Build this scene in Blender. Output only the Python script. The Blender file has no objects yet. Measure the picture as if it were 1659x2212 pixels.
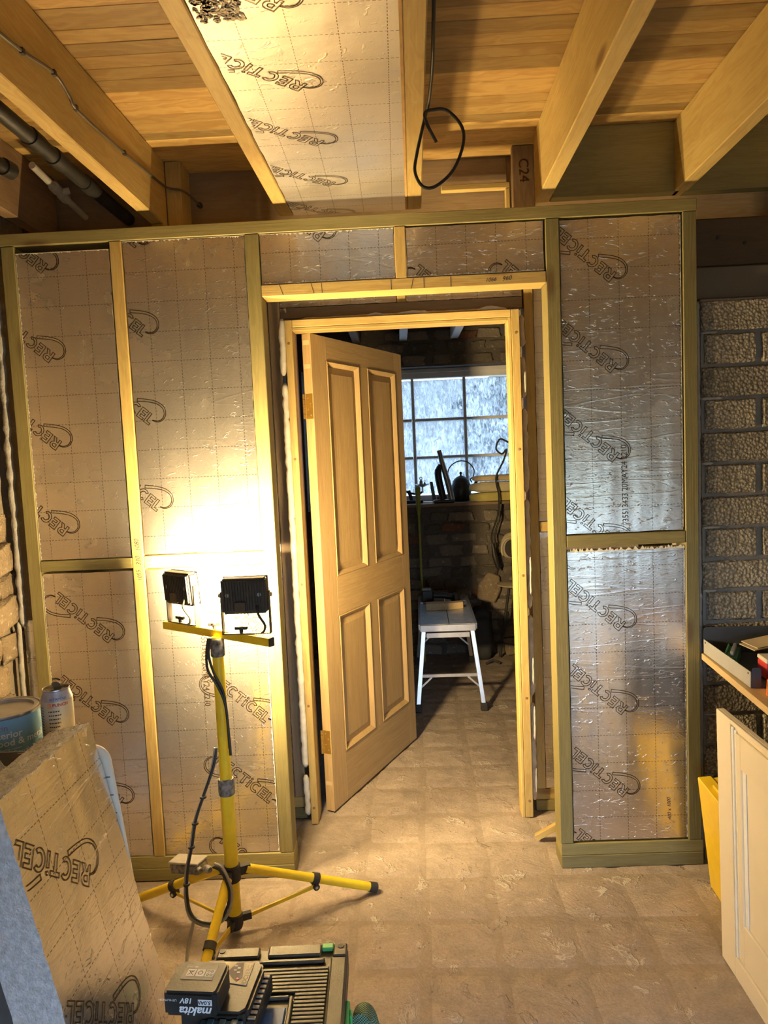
import bpy, bmesh, math, random
from mathutils import Vector, Matrix, noise
R = math.radians
rnd = random.Random(7)
SC = bpy.context.scene
COL = SC.collection

# ------------------------------------------------------------------ camera
cam_d = bpy.data.cameras.new('camera')
cam = bpy.data.objects.new('camera', cam_d)
COL.objects.link(cam)
cam_d.sensor_fit = 'VERTICAL'
cam_d.sensor_height = 36.0
cam_d.lens = 36.0 * 1533.0 / 2212.0
cam_d.clip_start = 0.02
right = Vector((0.99880512, 0.02014974, -0.04452334))
down = Vector((-0.04273378, -0.08189893, -0.99572405))
fwd = Vector((-0.02370999, 0.99643693, -0.08093999))
m = Matrix((right, -down, -fwd)).transposed().to_4x4()
m.translation = Vector((0.0, -2.44, 1.504))
cam.matrix_world = m
SC.camera = cam

# ------------------------------------------------------------------ world, exposure
w = bpy.data.worlds.new('sky')
SC.world = w
w.use_nodes = True
nt = w.node_tree
bg = nt.nodes['Background']
sky = nt.nodes.new('ShaderNodeTexSky')
sky.sky_type = 'HOSEK_WILKIE'
sky.turbidity = 4.0
sky.ground_albedo = 0.35
sky.sun_direction = Vector((0.45, 0.85, 0.35)).normalized()
mx = nt.nodes.new('ShaderNodeMixRGB')
mx.inputs[0].default_value = 0.55
mx.inputs[2].default_value = (0.52, 0.72, 1.0, 1)
nt.links.new(sky.outputs[0], mx.inputs[1])
nt.links.new(mx.outputs[0], bg.inputs[0])
bg.inputs[1].default_value = 7.5
SC.view_settings.view_transform = 'Standard'
SC.view_settings.look = 'None'
SC.view_settings.gamma = 1.0
SC.view_settings.use_curve_mapping = False
SC.view_settings.exposure = 0.92
SC.cycles.max_bounces = 8
SC.cycles.diffuse_bounces = 5
SC.cycles.glossy_bounces = 5
SC.cycles.sample_clamp_indirect = 20.0
LAMP_W = 33.0
LAMP_COL = (1.0, 0.71, 0.33)

# ------------------------------------------------------------------ helpers
class MB:
    """collects geometry; build() links it as one mesh object"""
    def __init__(s):
        s.v = []; s.f = []; s.mi = []; s.uv = []
    def face(s, pts, mi=0, uv=None):
        b = len(s.v); s.v += [tuple(p) for p in pts]
        s.f.append(tuple(range(b, b + len(pts)))); s.mi.append(mi); s.uv.append(uv)
    def add(s, vs, fs, mi=0):
        b = len(s.v); s.v += [tuple(p) for p in vs]
        for f in fs:
            s.f.append(tuple(b + i for i in f)); s.mi.append(mi); s.uv.append(None)
        return s
    def box(s, a, b, mi=0, M=None):
        x0, y0, z0 = a; x1, y1, z1 = b
        vs = [Vector(p) for p in ((x0,y0,z0),(x1,y0,z0),(x1,y1,z0),(x0,y1,z0),(x0,y0,z1),(x1,y0,z1),(x1,y1,z1),(x0,y1,z1))]
        if M is not None: vs = [M @ p for p in vs]
        return s.add(vs, [(0,3,2,1),(4,5,6,7),(0,1,5,4),(1,2,6,5),(2,3,7,6),(3,0,4,7)], mi)
    def tube(s, pts, r, n=8, mi=0, closed=False, cap=True):
        pts = [Vector(p) for p in pts]
        k = len(pts); rs = r if isinstance(r, (list, tuple)) else [r] * k
        t0 = (pts[1] - pts[0]).normalized()
        up = Vector((0,0,1)) if abs(t0.z) < .9 else Vector((1,0,0))
        a = t0.cross(up).normalized()
        vs = []
        for i, p in enumerate(pts):
            if closed: t = (pts[(i+1) % k] - pts[i-1]).normalized()
            elif i == 0: t = t0
            elif i == k-1: t = (pts[i] - pts[i-1]).normalized()
            else: t = (pts[i+1] - pts[i-1]).normalized()
            a = (a - t * a.dot(t)).normalized(); b = t.cross(a)
            vs += [p + (a*math.cos(2*math.pi*j/n) + b*math.sin(2*math.pi*j/n)) * rs[i] for j in range(n)]
        fs = []
        for i in range(k if closed else k-1):
            i2 = (i+1) % k
            for j in range(n):
                j2 = (j+1) % n
                fs.append((i*n+j, i*n+j2, i2*n+j2, i2*n+j))
        if cap and not closed:
            fs.append(tuple(reversed(range(n)))); fs.append(tuple(range((k-1)*n, k*n)))
        return s.add(vs, fs, mi)
    def lathe(s, prof, n=24, M=None, mi=0, cap=True):
        vs = []; k = len(prof)
        for r, z in prof:
            vs += [Vector((r*math.cos(2*math.pi*j/n), r*math.sin(2*math.pi*j/n), z)) for j in range(n)]
        if M is not None: vs = [M @ p for p in vs]
        fs = []
        for i in range(k-1):
            for j in range(n):
                j2 = (j+1) % n
                fs.append((i*n+j, i*n+j2, (i+1)*n+j2, (i+1)*n+j))
        if cap:
            fs.append(tuple(reversed(range(n)))); fs.append(tuple(range((k-1)*n, k*n)))
        return s.add(vs, fs, mi)
    def prism(s, poly, fn, w0, w1, mi=0):
        """poly: 2D outline; fn(u,v,w) -> 3D"""
        n = len(poly)
        vs = [fn(u, v, w0) for u, v in poly] + [fn(u, v, w1) for u, v in poly]
        fs = [tuple(reversed(range(n))), tuple(range(n, 2*n))]
        fs += [(i, (i+1) % n, n + (i+1) % n, n + i) for i in range(n)]
        return s.add(vs, fs, mi)
    def build(s, name, mats, parent=None, bevel=0.0, seg=1, smooth=False, loc=None, rot=None, uvproj=None, weld=True):
        me = bpy.data.meshes.new(name)
        me.from_pydata([tuple(p) for p in s.v], [], s.f)
        if not isinstance(mats, (list, tuple)): mats = [mats]
        for mt in mats: me.materials.append(MAT[mt] if isinstance(mt, str) else mt)
        for p, i in zip(me.polygons, s.mi): p.material_index = i
        if any(u is not None for u in s.uv):
            lay = me.uv_layers.new(name='uv')
            for p, u in zip(me.polygons, s.uv):
                if u is not None:
                    for li, q in zip(p.loop_indices, u): lay.data[li].uv = q
        bm = bmesh.new(); bm.from_mesh(me)
        if bevel:
            bmesh.ops.remove_doubles(bm, verts=bm.verts, dist=1e-6)
            bmesh.ops.recalc_face_normals(bm, faces=bm.faces)
            es = [e for e in bm.edges if len(e.link_faces) == 2 and e.calc_face_angle() > 0.5]
            bmesh.ops.bevel(bm, geom=es, offset=bevel, segments=seg, affect='EDGES', clamp_overlap=True)
        else:
            bmesh.ops.recalc_face_normals(bm, faces=bm.faces)
        bm.to_mesh(me); bm.free()
        if uvproj:
            lay = me.uv_layers.get('uv') or me.uv_layers.new(name='uv')
            for p in me.polygons:
                for li in p.loop_indices:
                    lay.data[li].uv = uvproj(me.vertices[me.loops[li].vertex_index].co)
        if smooth:
            for p in me.polygons: p.use_smooth = True
            me.set_sharp_from_angle(angle=R(smooth if smooth > 1 else 40))
        return link(name, me, parent, loc, rot)

def link(name, me, parent=None, loc=None, rot=None):
    o = bpy.data.objects.new(name, me)
    COL.objects.link(o)
    if parent is not None: o.parent = parent
    if loc is not None: o.location = loc
    if rot is not None: o.rotation_euler = rot
    return o
def tag(o, label=None, cat=None, group=None, kind=None):
    if label: o['label'] = label
    if cat: o['category'] = cat
    if group: o['group'] = group
    if kind: o['kind'] = kind
    return o
def empty(name, loc=(0,0,0), rot=(0,0,0), **k):
    o = link(name, None, None, loc, rot); o.empty_display_size = .05
    return tag(o, **k)
def struct(name, label=None):
    return empty(name, kind='structure', label=label)
def bez(pts, n=8):
    """smooth Catmull-Rom path through points"""
    pts = [Vector(p) for p in pts]; out = []
    q = [pts[0]*2 - pts[1]] + pts + [pts[-1]*2 - pts[-2]]
    for i in range(1, len(q)-2):
        for k in range(n):
            t = k / n; a, b, c, d = q[i-1], q[i], q[i+1], q[i+2]
            out.append(0.5*((2*b) + (c-a)*t + (2*a-5*b+4*c-d)*t*t + (3*b-a-3*c+d)*t**3))
    out.append(pts[-1]); return out
def frame(z, x=None, loc=(0,0,0)):
    z = Vector(z).normalized()
    x = Vector(x if x is not None else ((1,0,0) if abs(z.x) < .9 else (0,1,0)))
    x = (x - z*x.dot(z)).normalized(); y = z.cross(x)
    M = Matrix((x, y, z)).transposed().to_4x4(); M.translation = Vector(loc); return M
def T(*p): return Matrix.Translation(Vector(p))
def RZ(a): return Matrix.Rotation(R(a), 4, 'Z')
def RX(a): return Matrix.Rotation(R(a), 4, 'X')
def RY(a): return Matrix.Rotation(R(a), 4, 'Y')
def rrect(x0, y0, x1, y1, r, n=4):
    out = []
    for cx, cy, a0 in ((x1-r,y0+r,-90),(x1-r,y1-r,0),(x0+r,y1-r,90),(x0+r,y0+r,180)):
        for k in range(n+1):
            a = R(a0 + 90*k/n); out.append((cx + r*math.cos(a), cy + r*math.sin(a)))
    return out

# ------------------------------------------------------------------ materials
MAT = {}
class NT:
    def __init__(s, name):
        m = bpy.data.materials.new(name); m.use_nodes = True
        s.m = m; s.t = m.node_tree; s.n = s.t.nodes; s.b = s.n['Principled BSDF']; MAT[name] = m
    def node(s, typ, ins=None, **k):
        x = s.n.new('ShaderNode' + typ)
        for a, v in k.items(): setattr(x, a, v)
        for a, v in (ins or {}).items(): s.put(x.inputs[a], v)
        return x
    def put(s, sock, v):
        if isinstance(v, bpy.types.NodeSocket): s.t.links.new(v, sock)
        elif isinstance(v, bpy.types.Node): s.t.links.new(v.outputs[0], sock)
        else:
            if sock.type == 'RGBA' and len(v) == 3: v = tuple(v) + (1,)
            sock.default_value = v
    def math(s, op, a, b=0.0, c=None, clamp=False):
        ins = {0: a, 1: b}
        if c is not None: ins[2] = c
        return s.node('Math', ins, operation=op, use_clamp=clamp).outputs[0]
    def mix(s, f, a, b, blend='MIX'):
        return s.node('MixRGB', {0: f, 1: a, 2: b}, blend_type=blend).outputs[0]
    def ramp(s, f, *stops):
        x = s.node('ValToRGB', {0: f}); e = x.color_ramp.elements
        while len(e) < len(stops): e.new(0.5)
        for el, (p, c) in zip(e, stops):
            el.position = p
            el.color = (c, c, c, 1) if isinstance(c, (int, float)) else tuple(c) + (1,)
        return x.outputs[0]
    def noise(s, vec, scale, detail=3, rough=.55, dist=0.0):
        return s.node('TexNoise', {'Vector': vec, 'Scale': scale, 'Detail': detail, 'Roughness': rough, 'Distortion': dist})
    def coords(s, scale=(1,1,1), rand=True, kind='Object', loc=(0,0,0)):
        tc = s.node('TexCoord')
        v = tc.outputs[kind]
        if rand:
            oi = s.node('ObjectInfo')
            o = s.node('CombineXYZ', {0: s.math('MULTIPLY', oi.outputs['Random'], 17.3), 1: s.math('MULTIPLY', oi.outputs['Random'], 9.1), 2: s.math('MULTIPLY', oi.outputs['Random'], 23.7)})
            v = s.node('VectorMath', {0: v, 1: o.outputs[0]}, operation='ADD').outputs[0]
        return s.node('Mapping', {'Vector': v, 'Scale': scale, 'Location': loc}).outputs[0]
    def bump(s, h, strength=.3, dist=.01, prev=None):
        k = {'Height': h, 'Strength': strength, 'Distance': dist}
        if prev is not None: k['Normal'] = prev
        return s.node('Bump', k).outputs[0]
    def out(s, color=None, rough=None, metal=None, normal=None, **k):
        for nm, v in (('Base Color', color), ('Roughness', rough), ('Metallic', metal), ('Normal', normal)):
            if v is not None: s.put(s.b.inputs[nm], v)
        for nm, v in k.items(): s.put(s.b.inputs[nm.replace('_', ' ')], v)
        return s.m

def plain(name, col, rough=.5, metal=0.0, var=.12, nscale=30, bump=0.0, bscale=200, **k):
    t = NT(name)
    v = t.coords()
    n = t.noise(v, nscale, 4)
    dark = tuple(c * (1 - var) for c in col); lite = tuple(min(1, c * (1 + var)) for c in col)
    c = t.ramp(n.outputs[0], (.3, dark), (.7, lite))
    nm = t.bump(t.noise(v, bscale, 2).outputs[0], bump, .004) if bump else None
    return t.out(c, rough, metal, nm, **k)

def wood(name, axis, c1, c2, knot=(.16,.08,.03), rough=.6, ring=24, var=.25, along=1.6, bump=.18, kn=True, fine=.35):
    t = NT(name)
    sc = [ring]*3; sc['xyz'.index(axis)] = along
    v = t.coords(tuple(sc))
    d = t.noise(t.coords((2.2,2.2,2.2)), 1.5, 3)
    vv = t.node('VectorMath', {0: v, 1: t.node('VectorMath', {0: d.outputs['Color'], 1: (2.2,2.2,2.2)}, operation='MULTIPLY').outputs[0]}, operation='ADD').outputs[0]
    n1 = t.noise(vv, 1.0, 2, .5)
    rings = t.math('FRACT', t.math('MULTIPLY', n1.outputs[0], 6.0))
    tri = t.math('ABSOLUTE', t.math('SUBTRACT', rings, .5))
    c = t.ramp(tri, (.05, c2), (.42, c1))
    oi = t.node('ObjectInfo')
    c = t.mix(.7, c, t.mix(n1.outputs[0], c1, c2))
    c = t.mix(1.0, c, t.ramp(oi.outputs['Random'], (0, 1 - var), (1, 1 + var*.35)), 'MULTIPLY')
    sf = [220]*3; sf['xyz'.index(axis)] = 6
    fi = t.noise(t.coords(tuple(sf)), 1.0, 2)
    c = t.mix(fine, c, t.ramp(fi.outputs[0], (.3, .62), (.7, 1.0)), 'MULTIPLY')
    if kn:
        sk = [7.0]*3; sk['xyz'.index(axis)] = 2.2
        vo = t.node('TexVoronoi', {'Vector': t.coords(tuple(sk)), 'Scale': 1.0, 'Randomness': 1.0})
        k = t.ramp(vo.outputs['Distance'], (.06, 1.0), (.15, 0.0))
        c = t.mix(t.math('MULTIPLY', k, .8), c, knot)
    nm = t.bump(fi.outputs[0], bump, .003)
    return t.out(c, rough, 0.0, nm)

for ax in 'xyz':
    wood('pine_' + ax, ax, (.63,.48,.18), (.46,.30,.09))
    wood('treated_' + ax, ax, (.33,.285,.115), (.22,.18,.065), ring=42, knot=(.12,.07,.03), along=1.2)
    wood('oldwood_' + ax, ax, (.30,.20,.11), (.17,.10,.05))
    wood('oak_' + ax, ax, (.50,.36,.175), (.40,.265,.115), ring=34, kn=False, var=.12, along=1.0, rough=.5, fine=.5)
    wood('darkbeam_' + ax, ax, (.085,.06,.035), (.05,.033,.018), kn=False)
    wood('brownwood_' + ax, ax, (.40,.30,.185), (.30,.20,.11), kn=False)
wood('ceilboard', 'x', (.75,.53,.20), (.42,.22,.055), knot=(.12,.05,.02), ring=15, along=.55, var=.55, rough=.5)
wood('beech', 'y', (.66,.50,.27), (.56,.39,.19), kn=False)

def foil(name='foil', r0=.20, r1=.30):
    t = NT(name)
    uv = t.node('UVMap').outputs[0]
    sx = t.node('SeparateXYZ', {0: uv}); u, v = sx.outputs[0], sx.outputs[1]
    def lines(a, b):
        fa = t.math('ABSOLUTE', t.math('SUBTRACT', t.math('FRACT', t.math('MULTIPLY', a, 10.0)), .5))
        ln = t.math('LESS_THAN', fa, .0095)                 # a printed line every 100 mm
        ds = t.math('LESS_THAN', t.math('FRACT', t.math('MULTIPLY', b, 90.0)), .62)
        return t.math('MULTIPLY', ln, ds)
    g = t.math('MAXIMUM', lines(u, v), lines(v, u))
    tc = t.coords((1,1,1))
    fine = t.noise(t.node('Mapping', {'Vector': tc, 'Scale': (60, 60, 150)}).outputs[0], 1.0, 3, .6, .6)
    dent = t.noise(t.node('Mapping', {'Vector': tc, 'Scale': (30, 30, 70)}).outputs[0], 1.0, 2, .5, 1.2)
    dents = t.ramp(dent.outputs[0], (.62, 0), (.72, 1))
    broad = t.noise(t.node('Mapping', {'Vector': tc, 'Scale': (7, 7, 1.4)}).outputs[0], 1.0, 2)
    cr = t.noise(t.node('Mapping', {'Vector': tc, 'Scale': (.9, .9, 9)}).outputs[0], 1.0, 2)
    crease = t.ramp(t.math('ABSOLUTE', t.math('SUBTRACT', cr.outputs[0], .5)), (0.0, 1), (.012, 0))
    n0 = t.bump(broad.outputs[0], .28, .02)
    n1 = t.bump(fine.outputs[0], .24, .0018, n0)
    n2 = t.bump(dents, .35, .0022, n1)
    n3 = t.bump(crease, .10, .003, n2)
    dirt = t.noise(tc, 5.0, 5, .6)
    base = t.mix(t.ramp(dirt.outputs[0], (.35, 0), (.75, .35)), (.80,.775,.755), (.66,.61,.555))
    c = t.mix(t.math('MULTIPLY', g, .8), base, (.09,.065,.04))
    rg = t.ramp(dirt.outputs[0], (.3, r0), (.7, r1))
    t.out(c, rg, .93, n3)
foil()
foil('foil_dusty', .38, .50)
plain('print', (.10,.065,.035), .35, .85, var=.05)
plain('pen', (.03,.02,.05), .6, var=.05)
plain('foam_core', (.78,.73,.62), .9, var=.1, nscale=80, bump=.5, bscale=260)
plain('cut_core_daylit', (.60,.60,.635), .9, var=.22, nscale=90, bump=.8, bscale=220)  # foam core of the offcut with cool daylight tint put into its colour
plain('gun_foam', (.80,.76,.66), .7, var=.12, nscale=40, bump=.3, bscale=90)
plain('gun_foam_tan', (.62,.52,.38), .6, var=.2, nscale=30, bump=.3, bscale=90)

def rough_mineral(name, c1, c2, c3, s1=6, s2=60, bump=.6, bdist=.01, rough=.95, c3pos=(.58,.68), rand=True, kind='Object', var=.25):
    t = NT(name); v = t.coords(rand=rand, kind=kind)
    a = t.noise(v, s1, 5, .6); b = t.noise(v, s2, 4, .7)
    c = t.mix(a.outputs[0], c1, c2)
    c = t.mix(t.ramp(b.outputs[0], (c3pos[0], 0), (c3pos[1], 1)), c, c3)
    oi = t.node('ObjectInfo')
    c = t.mix(1.0, c, t.ramp(oi.outputs['Random'], (0, 1 - var), (1, 1 + var*.3)), 'MULTIPLY')
    h = t.math('ADD', t.math('MULTIPLY', a.outputs[0], .6), t.math('MULTIPLY', b.outputs[0], .6))
    t.out(c, rough, 0.0, t.bump(h, bump, bdist))
    return t
def block_mat():
    t = NT('block'); v = t.coords()
    a = t.noise(v, 9, 5, .6); b = t.noise(v, 150, 3, .7)
    vo = t.node('TexVoronoi', {'Vector': v, 'Scale': 95.0, 'Randomness': 1.0})
    c = t.mix(a.outputs[0], (.50,.44,.35), (.36,.315,.245))
    c = t.mix(t.ramp(vo.outputs['Distance'], (.25, 0), (.6, .8)), c, (.17,.145,.11))
    c = t.mix(t.ramp(b.outputs[0], (.56, 0), (.68, .8)), c, (.55,.50,.42))
    oi = t.node('ObjectInfo')
    c = t.mix(1.0, c, t.ramp(oi.outputs['Random'], (0, .72), (1, 1.1)), 'MULTIPLY')
    h = t.math('SUBTRACT', t.math('MULTIPLY', b.outputs[0], .5), vo.outputs['Distance'])
    t.out(c, .95, 0.0, t.bump(h, .9, .010))
block_mat()
rough_mineral('mortar', (.20,.19,.18), (.27,.255,.235), (.34,.32,.30), 9, 60, .6, .006)
rough_mineral('render_smear', (.46,.44,.40), (.36,.34,.31), (.56,.54,.50), 14, 50, .8, .01)
rough_mineral('stone', (.36,.28,.18), (.20,.145,.09), (.48,.41,.31), 9, 40, 1.0, .03)
rough_mineral('stone_mortar', (.36,.30,.22), (.26,.21,.15), (.50,.45,.36), 6, 40, .8, .01)
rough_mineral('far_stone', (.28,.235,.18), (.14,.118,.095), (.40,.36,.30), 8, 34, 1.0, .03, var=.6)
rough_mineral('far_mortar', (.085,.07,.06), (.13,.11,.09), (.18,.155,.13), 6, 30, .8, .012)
rough_mineral('red_brick', (.20,.09,.055), (.14,.075,.05), (.27,.17,.12), 9, 40, .8, .015)
rough_mineral('lintel', (.19,.165,.125), (.14,.12,.095), (.13,.11,.08), 5, 70, .3, .004, c3pos=(.66,.70))
rough_mineral('plaster', (.55,.50,.44), (.48,.44,.38), (.60,.56,.50), 4, 30, .2, .004, rand=False)
rough_mineral('earth', (.30,.27,.20), (.22,.22,.14), (.36,.34,.26), 3, 20, .4, .02)

def floor_mat(name, joint=False):
    t = NT(name); tc = t.node('TexCoord')
    geo = t.node('NewGeometry'); P = geo.outputs['Position']
    a = t.noise(P, 2.2, 5, .6); b = t.noise(P, 9.0, 6, .65, .4); f = t.noise(P, 120.0, 3, .7)
    c = t.mix(t.ramp(a.outputs[0], (.3, 0), (.7, 1)), (.44,.36,.29), (.32,.26,.215))
    c = t.mix(t.ramp(b.outputs[0], (.35, .55), (.55, 0)), c, (.205,.175,.15))
    crust = t.ramp(b.outputs[0], (.58, 0), (.62, 1), (.66, .2), (.75, 0))
    big = t.ramp(t.noise(P, 2.6, 3).outputs[0], (.42, 0), (.56, 1))
    c = t.mix(t.math('MULTIPLY', t.math('MULTIPLY', crust, big), .85), c, (.66,.60,.52))
    speck = t.ramp(t.node('TexVoronoi', {'Vector': P, 'Scale': 42.0}).outputs['Distance'], (.05, 1), (.09, 0))
    c = t.mix(t.math('MULTIPLY', speck, .6), c, (.70,.61,.46))
    sp2 = t.ramp(t.node('TexVoronoi', {'Vector': P, 'Scale': 95.0}).outputs['Distance'], (.08, 1), (.13, 0))
    c = t.mix(t.math('MULTIPLY', t.math('MULTIPLY', sp2, big), .6), c, (.64,.56,.44))
    c = t.mix(.35, c, t.ramp(f.outputs[0], (.3, .55), (.7, 1.25)), 'MULTIPLY')
    pit = t.ramp(t.node('TexVoronoi', {'Vector': P, 'Scale': 17.0}).outputs['Distance'], (.05, 1), (.09, 0))
    c = t.mix(t.math('MULTIPLY', pit, .6), c, (.10,.075,.055))
    oi = t.node('ObjectInfo')
    c = t.mix(1.0, c, t.ramp(oi.outputs['Random'], (0, .95), (1, 1.03)), 'MULTIPLY')
    if joint: c = t.mix(.4, c, (.24,.19,.14))
    h = t.math('ADD', t.math('MULTIPLY', b.outputs[0], 1.0), t.math('MULTIPLY', f.outputs[0], .15))
    h = t.math('ADD', h, t.math('MULTIPLY', crust, .3))
    t.out(c, .85, 0.0, t.bump(h, .8, .014))
floor_mat('floor_tile'); floor_mat('floor_bed', True)

def glass_pane():
    t = NT('dirty_glass'); v = t.coords((60, 60, 22))
    n = t.noise(v, 1.0, 4, .7, 1.2)
    n2 = t.noise(t.coords((3,3,3)), 1.0, 3)
    f = t.math('ADD', n.outputs[0], t.math('MULTIPLY', t.math('SUBTRACT', n2.outputs[0], .5), .35))
    k = t.ramp(f, (.38, .12), (.50, .5), (.62, .95))
    tr = t.node('BsdfTransparent', {'Color': (.24,.26,.28)})
    tl = t.node('BsdfTranslucent', {'Color': (.66,.69,.72)})
    gl = t.node('BsdfGlossy', {'Color': (.8,.85,.9), 'Roughness': .25})
    a = t.node('MixShader', {0: k, 1: tr.outputs[0], 2: tl.outputs[0]})
    b = t.node('MixShader', {0: .06, 1: a.outputs[0], 2: gl.outputs[0]})
    t.t.links.new(b.outputs[0], t.n['Material Output'].inputs[0])
glass_pane()

plain('white_paint', (.78,.79,.80), .45, var=.06, nscale=12)
plain('cream_paint', (.80,.73,.59), .4, var=.03, nscale=8)
plain('daylit_edge_white', (.85,.86,.86), .5, var=.04)  # daylight catching the cupboard door's edges, put into a paler colour
plain('yellow_paint', (.78,.57,.025), .38, var=.10, nscale=14)
plain('yellow_steel', (.80,.55,.02), .35, var=.05)
plain('black_plastic', (.028,.026,.024), .45, var=.2, bump=.1)
plain('dark_rubber', (.03,.028,.028), .7, var=.2)
plain('lamp_body', (.055,.045,.035), .5, var=.15)
plain('worn_collar', (.16,.155,.15), .6, var=.85, nscale=70)
plain('aluminium', (.78,.79,.80), .32, .9, var=.08, nscale=25)
plain('zinc', (.52,.53,.54), .42, .85, var=.15, nscale=25)
plain('brass', (.75,.52,.13), .3, .9, var=.1)
plain('steel_screw', (.6,.58,.52), .35, .9, var=.1)
plain('cable_black', (.022,.022,.022), .5, var=.1)
plain('flex_brown', (.09,.075,.055), .5, var=.1)
plain('cable_grey', (.30,.28,.25), .55, var=.1)
plain('pipe_white', (.42,.39,.34), .45, var=.12, nscale=18)
plain('grey_plastic', (.14,.14,.15), .5, var=.08)
plain('grey_tray', (.34,.345,.35), .5, var=.08, nscale=9)
plain('navy_sheet', (.045,.05,.065), .5, var=.1)
plain('green_plastic', (.10,.52,.17), .4, var=.08)
plain('dark_green', (.03,.14,.06), .45, var=.1)
plain('case_top', (.075,.068,.052), .42, var=.15, bump=.2, bscale=500)
plain('blue_part', (.05,.13,.33), .5, var=.15)
plain('teal_part', (.08,.16,.20), .45, var=.1)
plain('label_beige', (.56,.49,.33), .5, var=.04)
plain('label_grey', (.45,.44,.42), .5, var=.04)
plain('text_white', (.82,.86,.92), .5, var=.02)
plain('text_dark', (.05,.05,.05), .5, var=.02)
plain('red_plastic', (.55,.05,.05), .4, var=.1)
plain('orange_plastic', (.85,.22,.03), .4, var=.06)
plain('tin_blue', (.20,.42,.60), .38, var=.06, nscale=6)
plain('tin_metal', (.55,.55,.56), .3, .9, var=.1)
plain('tin_lid', (.50,.50,.53), .45, .3, var=.2, nscale=14)
plain('magenta', (.30,.12,.28), .5, var=.02)
plain('can_cream', (.66,.61,.47), .35, .3, var=.06)
plain('can_lilac', (.50,.50,.62), .35, .4, var=.2, nscale=60)
plain('milky_plastic', (.72,.68,.60), .35, var=.04)
plain('cardboard_grey', (.25,.23,.22), .8, var=.1)
plain('tissue', (.78,.76,.73), .9, var=.05)
plain('iron', (.035,.034,.034), .55, .3, var=.25)
plain('kettle_iron', (.045,.04,.036), .4, .5, var=.25)
plain('sack', (.50,.45,.30), .8, var=.15, nscale=12, bump=.3, bscale=60)
plain('sack_yellow', (.48,.41,.13), .8, var=.15, nscale=12)
plain('silver_grey', (.36,.35,.34), .3, .4, var=.1)
plain('olive_pole', (.30,.31,.05), .5, var=.1)
plain('black_bag', (.02,.02,.022), .65, var=.3, nscale=9, bump=.5, bscale=25)
plain('dusty_tan', (.48,.40,.27), .85, var=.2, nscale=10)
plain('bag_clear', (.55,.55,.56), .25, var=.15)
plain('ochre_edge', (.42,.26,.09), .8, var=.15)

def hose_mat():
    t = NT('woven_hose'); v = t.coords((1,1,1), rand=False)
    ch = t.node('TexChecker', {'Vector': v, 'Scale': 330.0, 'Color1': (.01,.03,.025), 'Color2': (.20,.32,.20)})
    t.out(ch.outputs[0], .7)
hose_mat()
t_ = NT('lamp_glass'); t_.out((1,1,1), .3, 0.0, None)
t_.put(t_.b.inputs['Emission Color'], LAMP_COL); t_.put(t_.b.inputs['Emission Strength'], 40.0)

# ------------------------------------------------------------------ printed logo (flat ribbons)
def _letters():
    s = .2
    def arc(cx, cy, r, a0, a1, n=10, ry=None):
        ry = ry or r
        return [(cx + r*math.cos(R(a0+(a1-a0)*i/n)), cy + ry*math.sin(R(a0+(a1-a0)*i/n))) for i in range(n+1)]
    E_ = [[(0,0),(.64,0),(.64,s),(.22,s),(.22,.4),(.58,.4),(.58,.6),(.22,.6),(.22,.8),(.64,.8),(.64,1),(0,1)]]
    L_ = [[(0,0),(.58,0),(.58,s),(.22,s),(.22,1),(0,1)]]
    T_ = [[(.27,0),(.49,0),(.49,.8),(.76,.8),(.76,1),(0,1),(0,.8),(.27,.8)]]
    I_ = [[(0,0),(.2,0),(.2,.72),(0,.72)], arc(.1,.95,.085,0,330,8)]
    C_ = [arc(.47,.5,.47,48,312,14,.52) + list(reversed(arc(.47,.5,.25,52,308,12,.31)))]
    R_ = [[(0,0),(.22,0),(.22,.34),(.34,.34),(.56,0),(.84,0),(.58,.39)] + arc(.45,.68,.32,-60,90,8) + [(0,1)],
          [(.22,.53),(.42,.53)] + arc(.42,.67,.13,-60,60,4) + [(.42,.81),(.22,.81)]]
    seq = [(R_,.84),(E_,.64),(C_,.82),(T_,.76),(I_,.2),(C_,.82),(E_,.64),(L_,.58)]
    tot = sum(w for _, w in seq) + .16*7
    out = []; x = -tot/2; sc = .245/tot
    for ls, w in seq:
        for l in ls: out.append([((x+a)*sc, (b-.5)*sc) for a, b in l])
        x += w + .16
    # the two swooshes: one under the first letter, the other its half-turn
    pts = [Vector(p + (0,)) for p in ((-.040,-.026),(-.070,-.046),(-.100,-.060),(-.128,-.060),(-.146,-.044),(-.148,-.024),(-.138,-.009),(-.124,-.003))]
    path = bez(pts, 4); n = len(path); o1 = []; o2 = []
    for i, p in enumerate(path):
        d = (path[min(i+1,n-1)] - path[max(i-1,0)]).normalized(); nn = Vector((-d.y, d.x, 0))
        wd = .0048 * (1 - .8*i/n); o1.append(p + nn*wd); o2.append(p - nn*wd)
    sw = [(q.x, q.y) for q in o1 + o2[::-1]]
    out.append(sw); out.append([(-x, -y) for x, y in sw])
    return out
LOGO = _letters()
def clip(poly, x0, y0, x1, y1):
    for ax, lim, sg in ((0,x0,1),(0,x1,-1),(1,y0,1),(1,y1,-1)):
        o = []
        for i in range(len(poly)):
            a, b = poly[i-1], poly[i]
            da, db = (a[ax]-lim)*sg, (b[ax]-lim)*sg
            if (da < 0) != (db < 0):
                t = da/(da-db); o.append((a[0]+(b[0]-a[0])*t, a[1]+(b[1]-a[1])*t))
            if db >= 0: o.append(b)
        poly = o
        if len(poly) < 3: return []
    return poly
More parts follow.
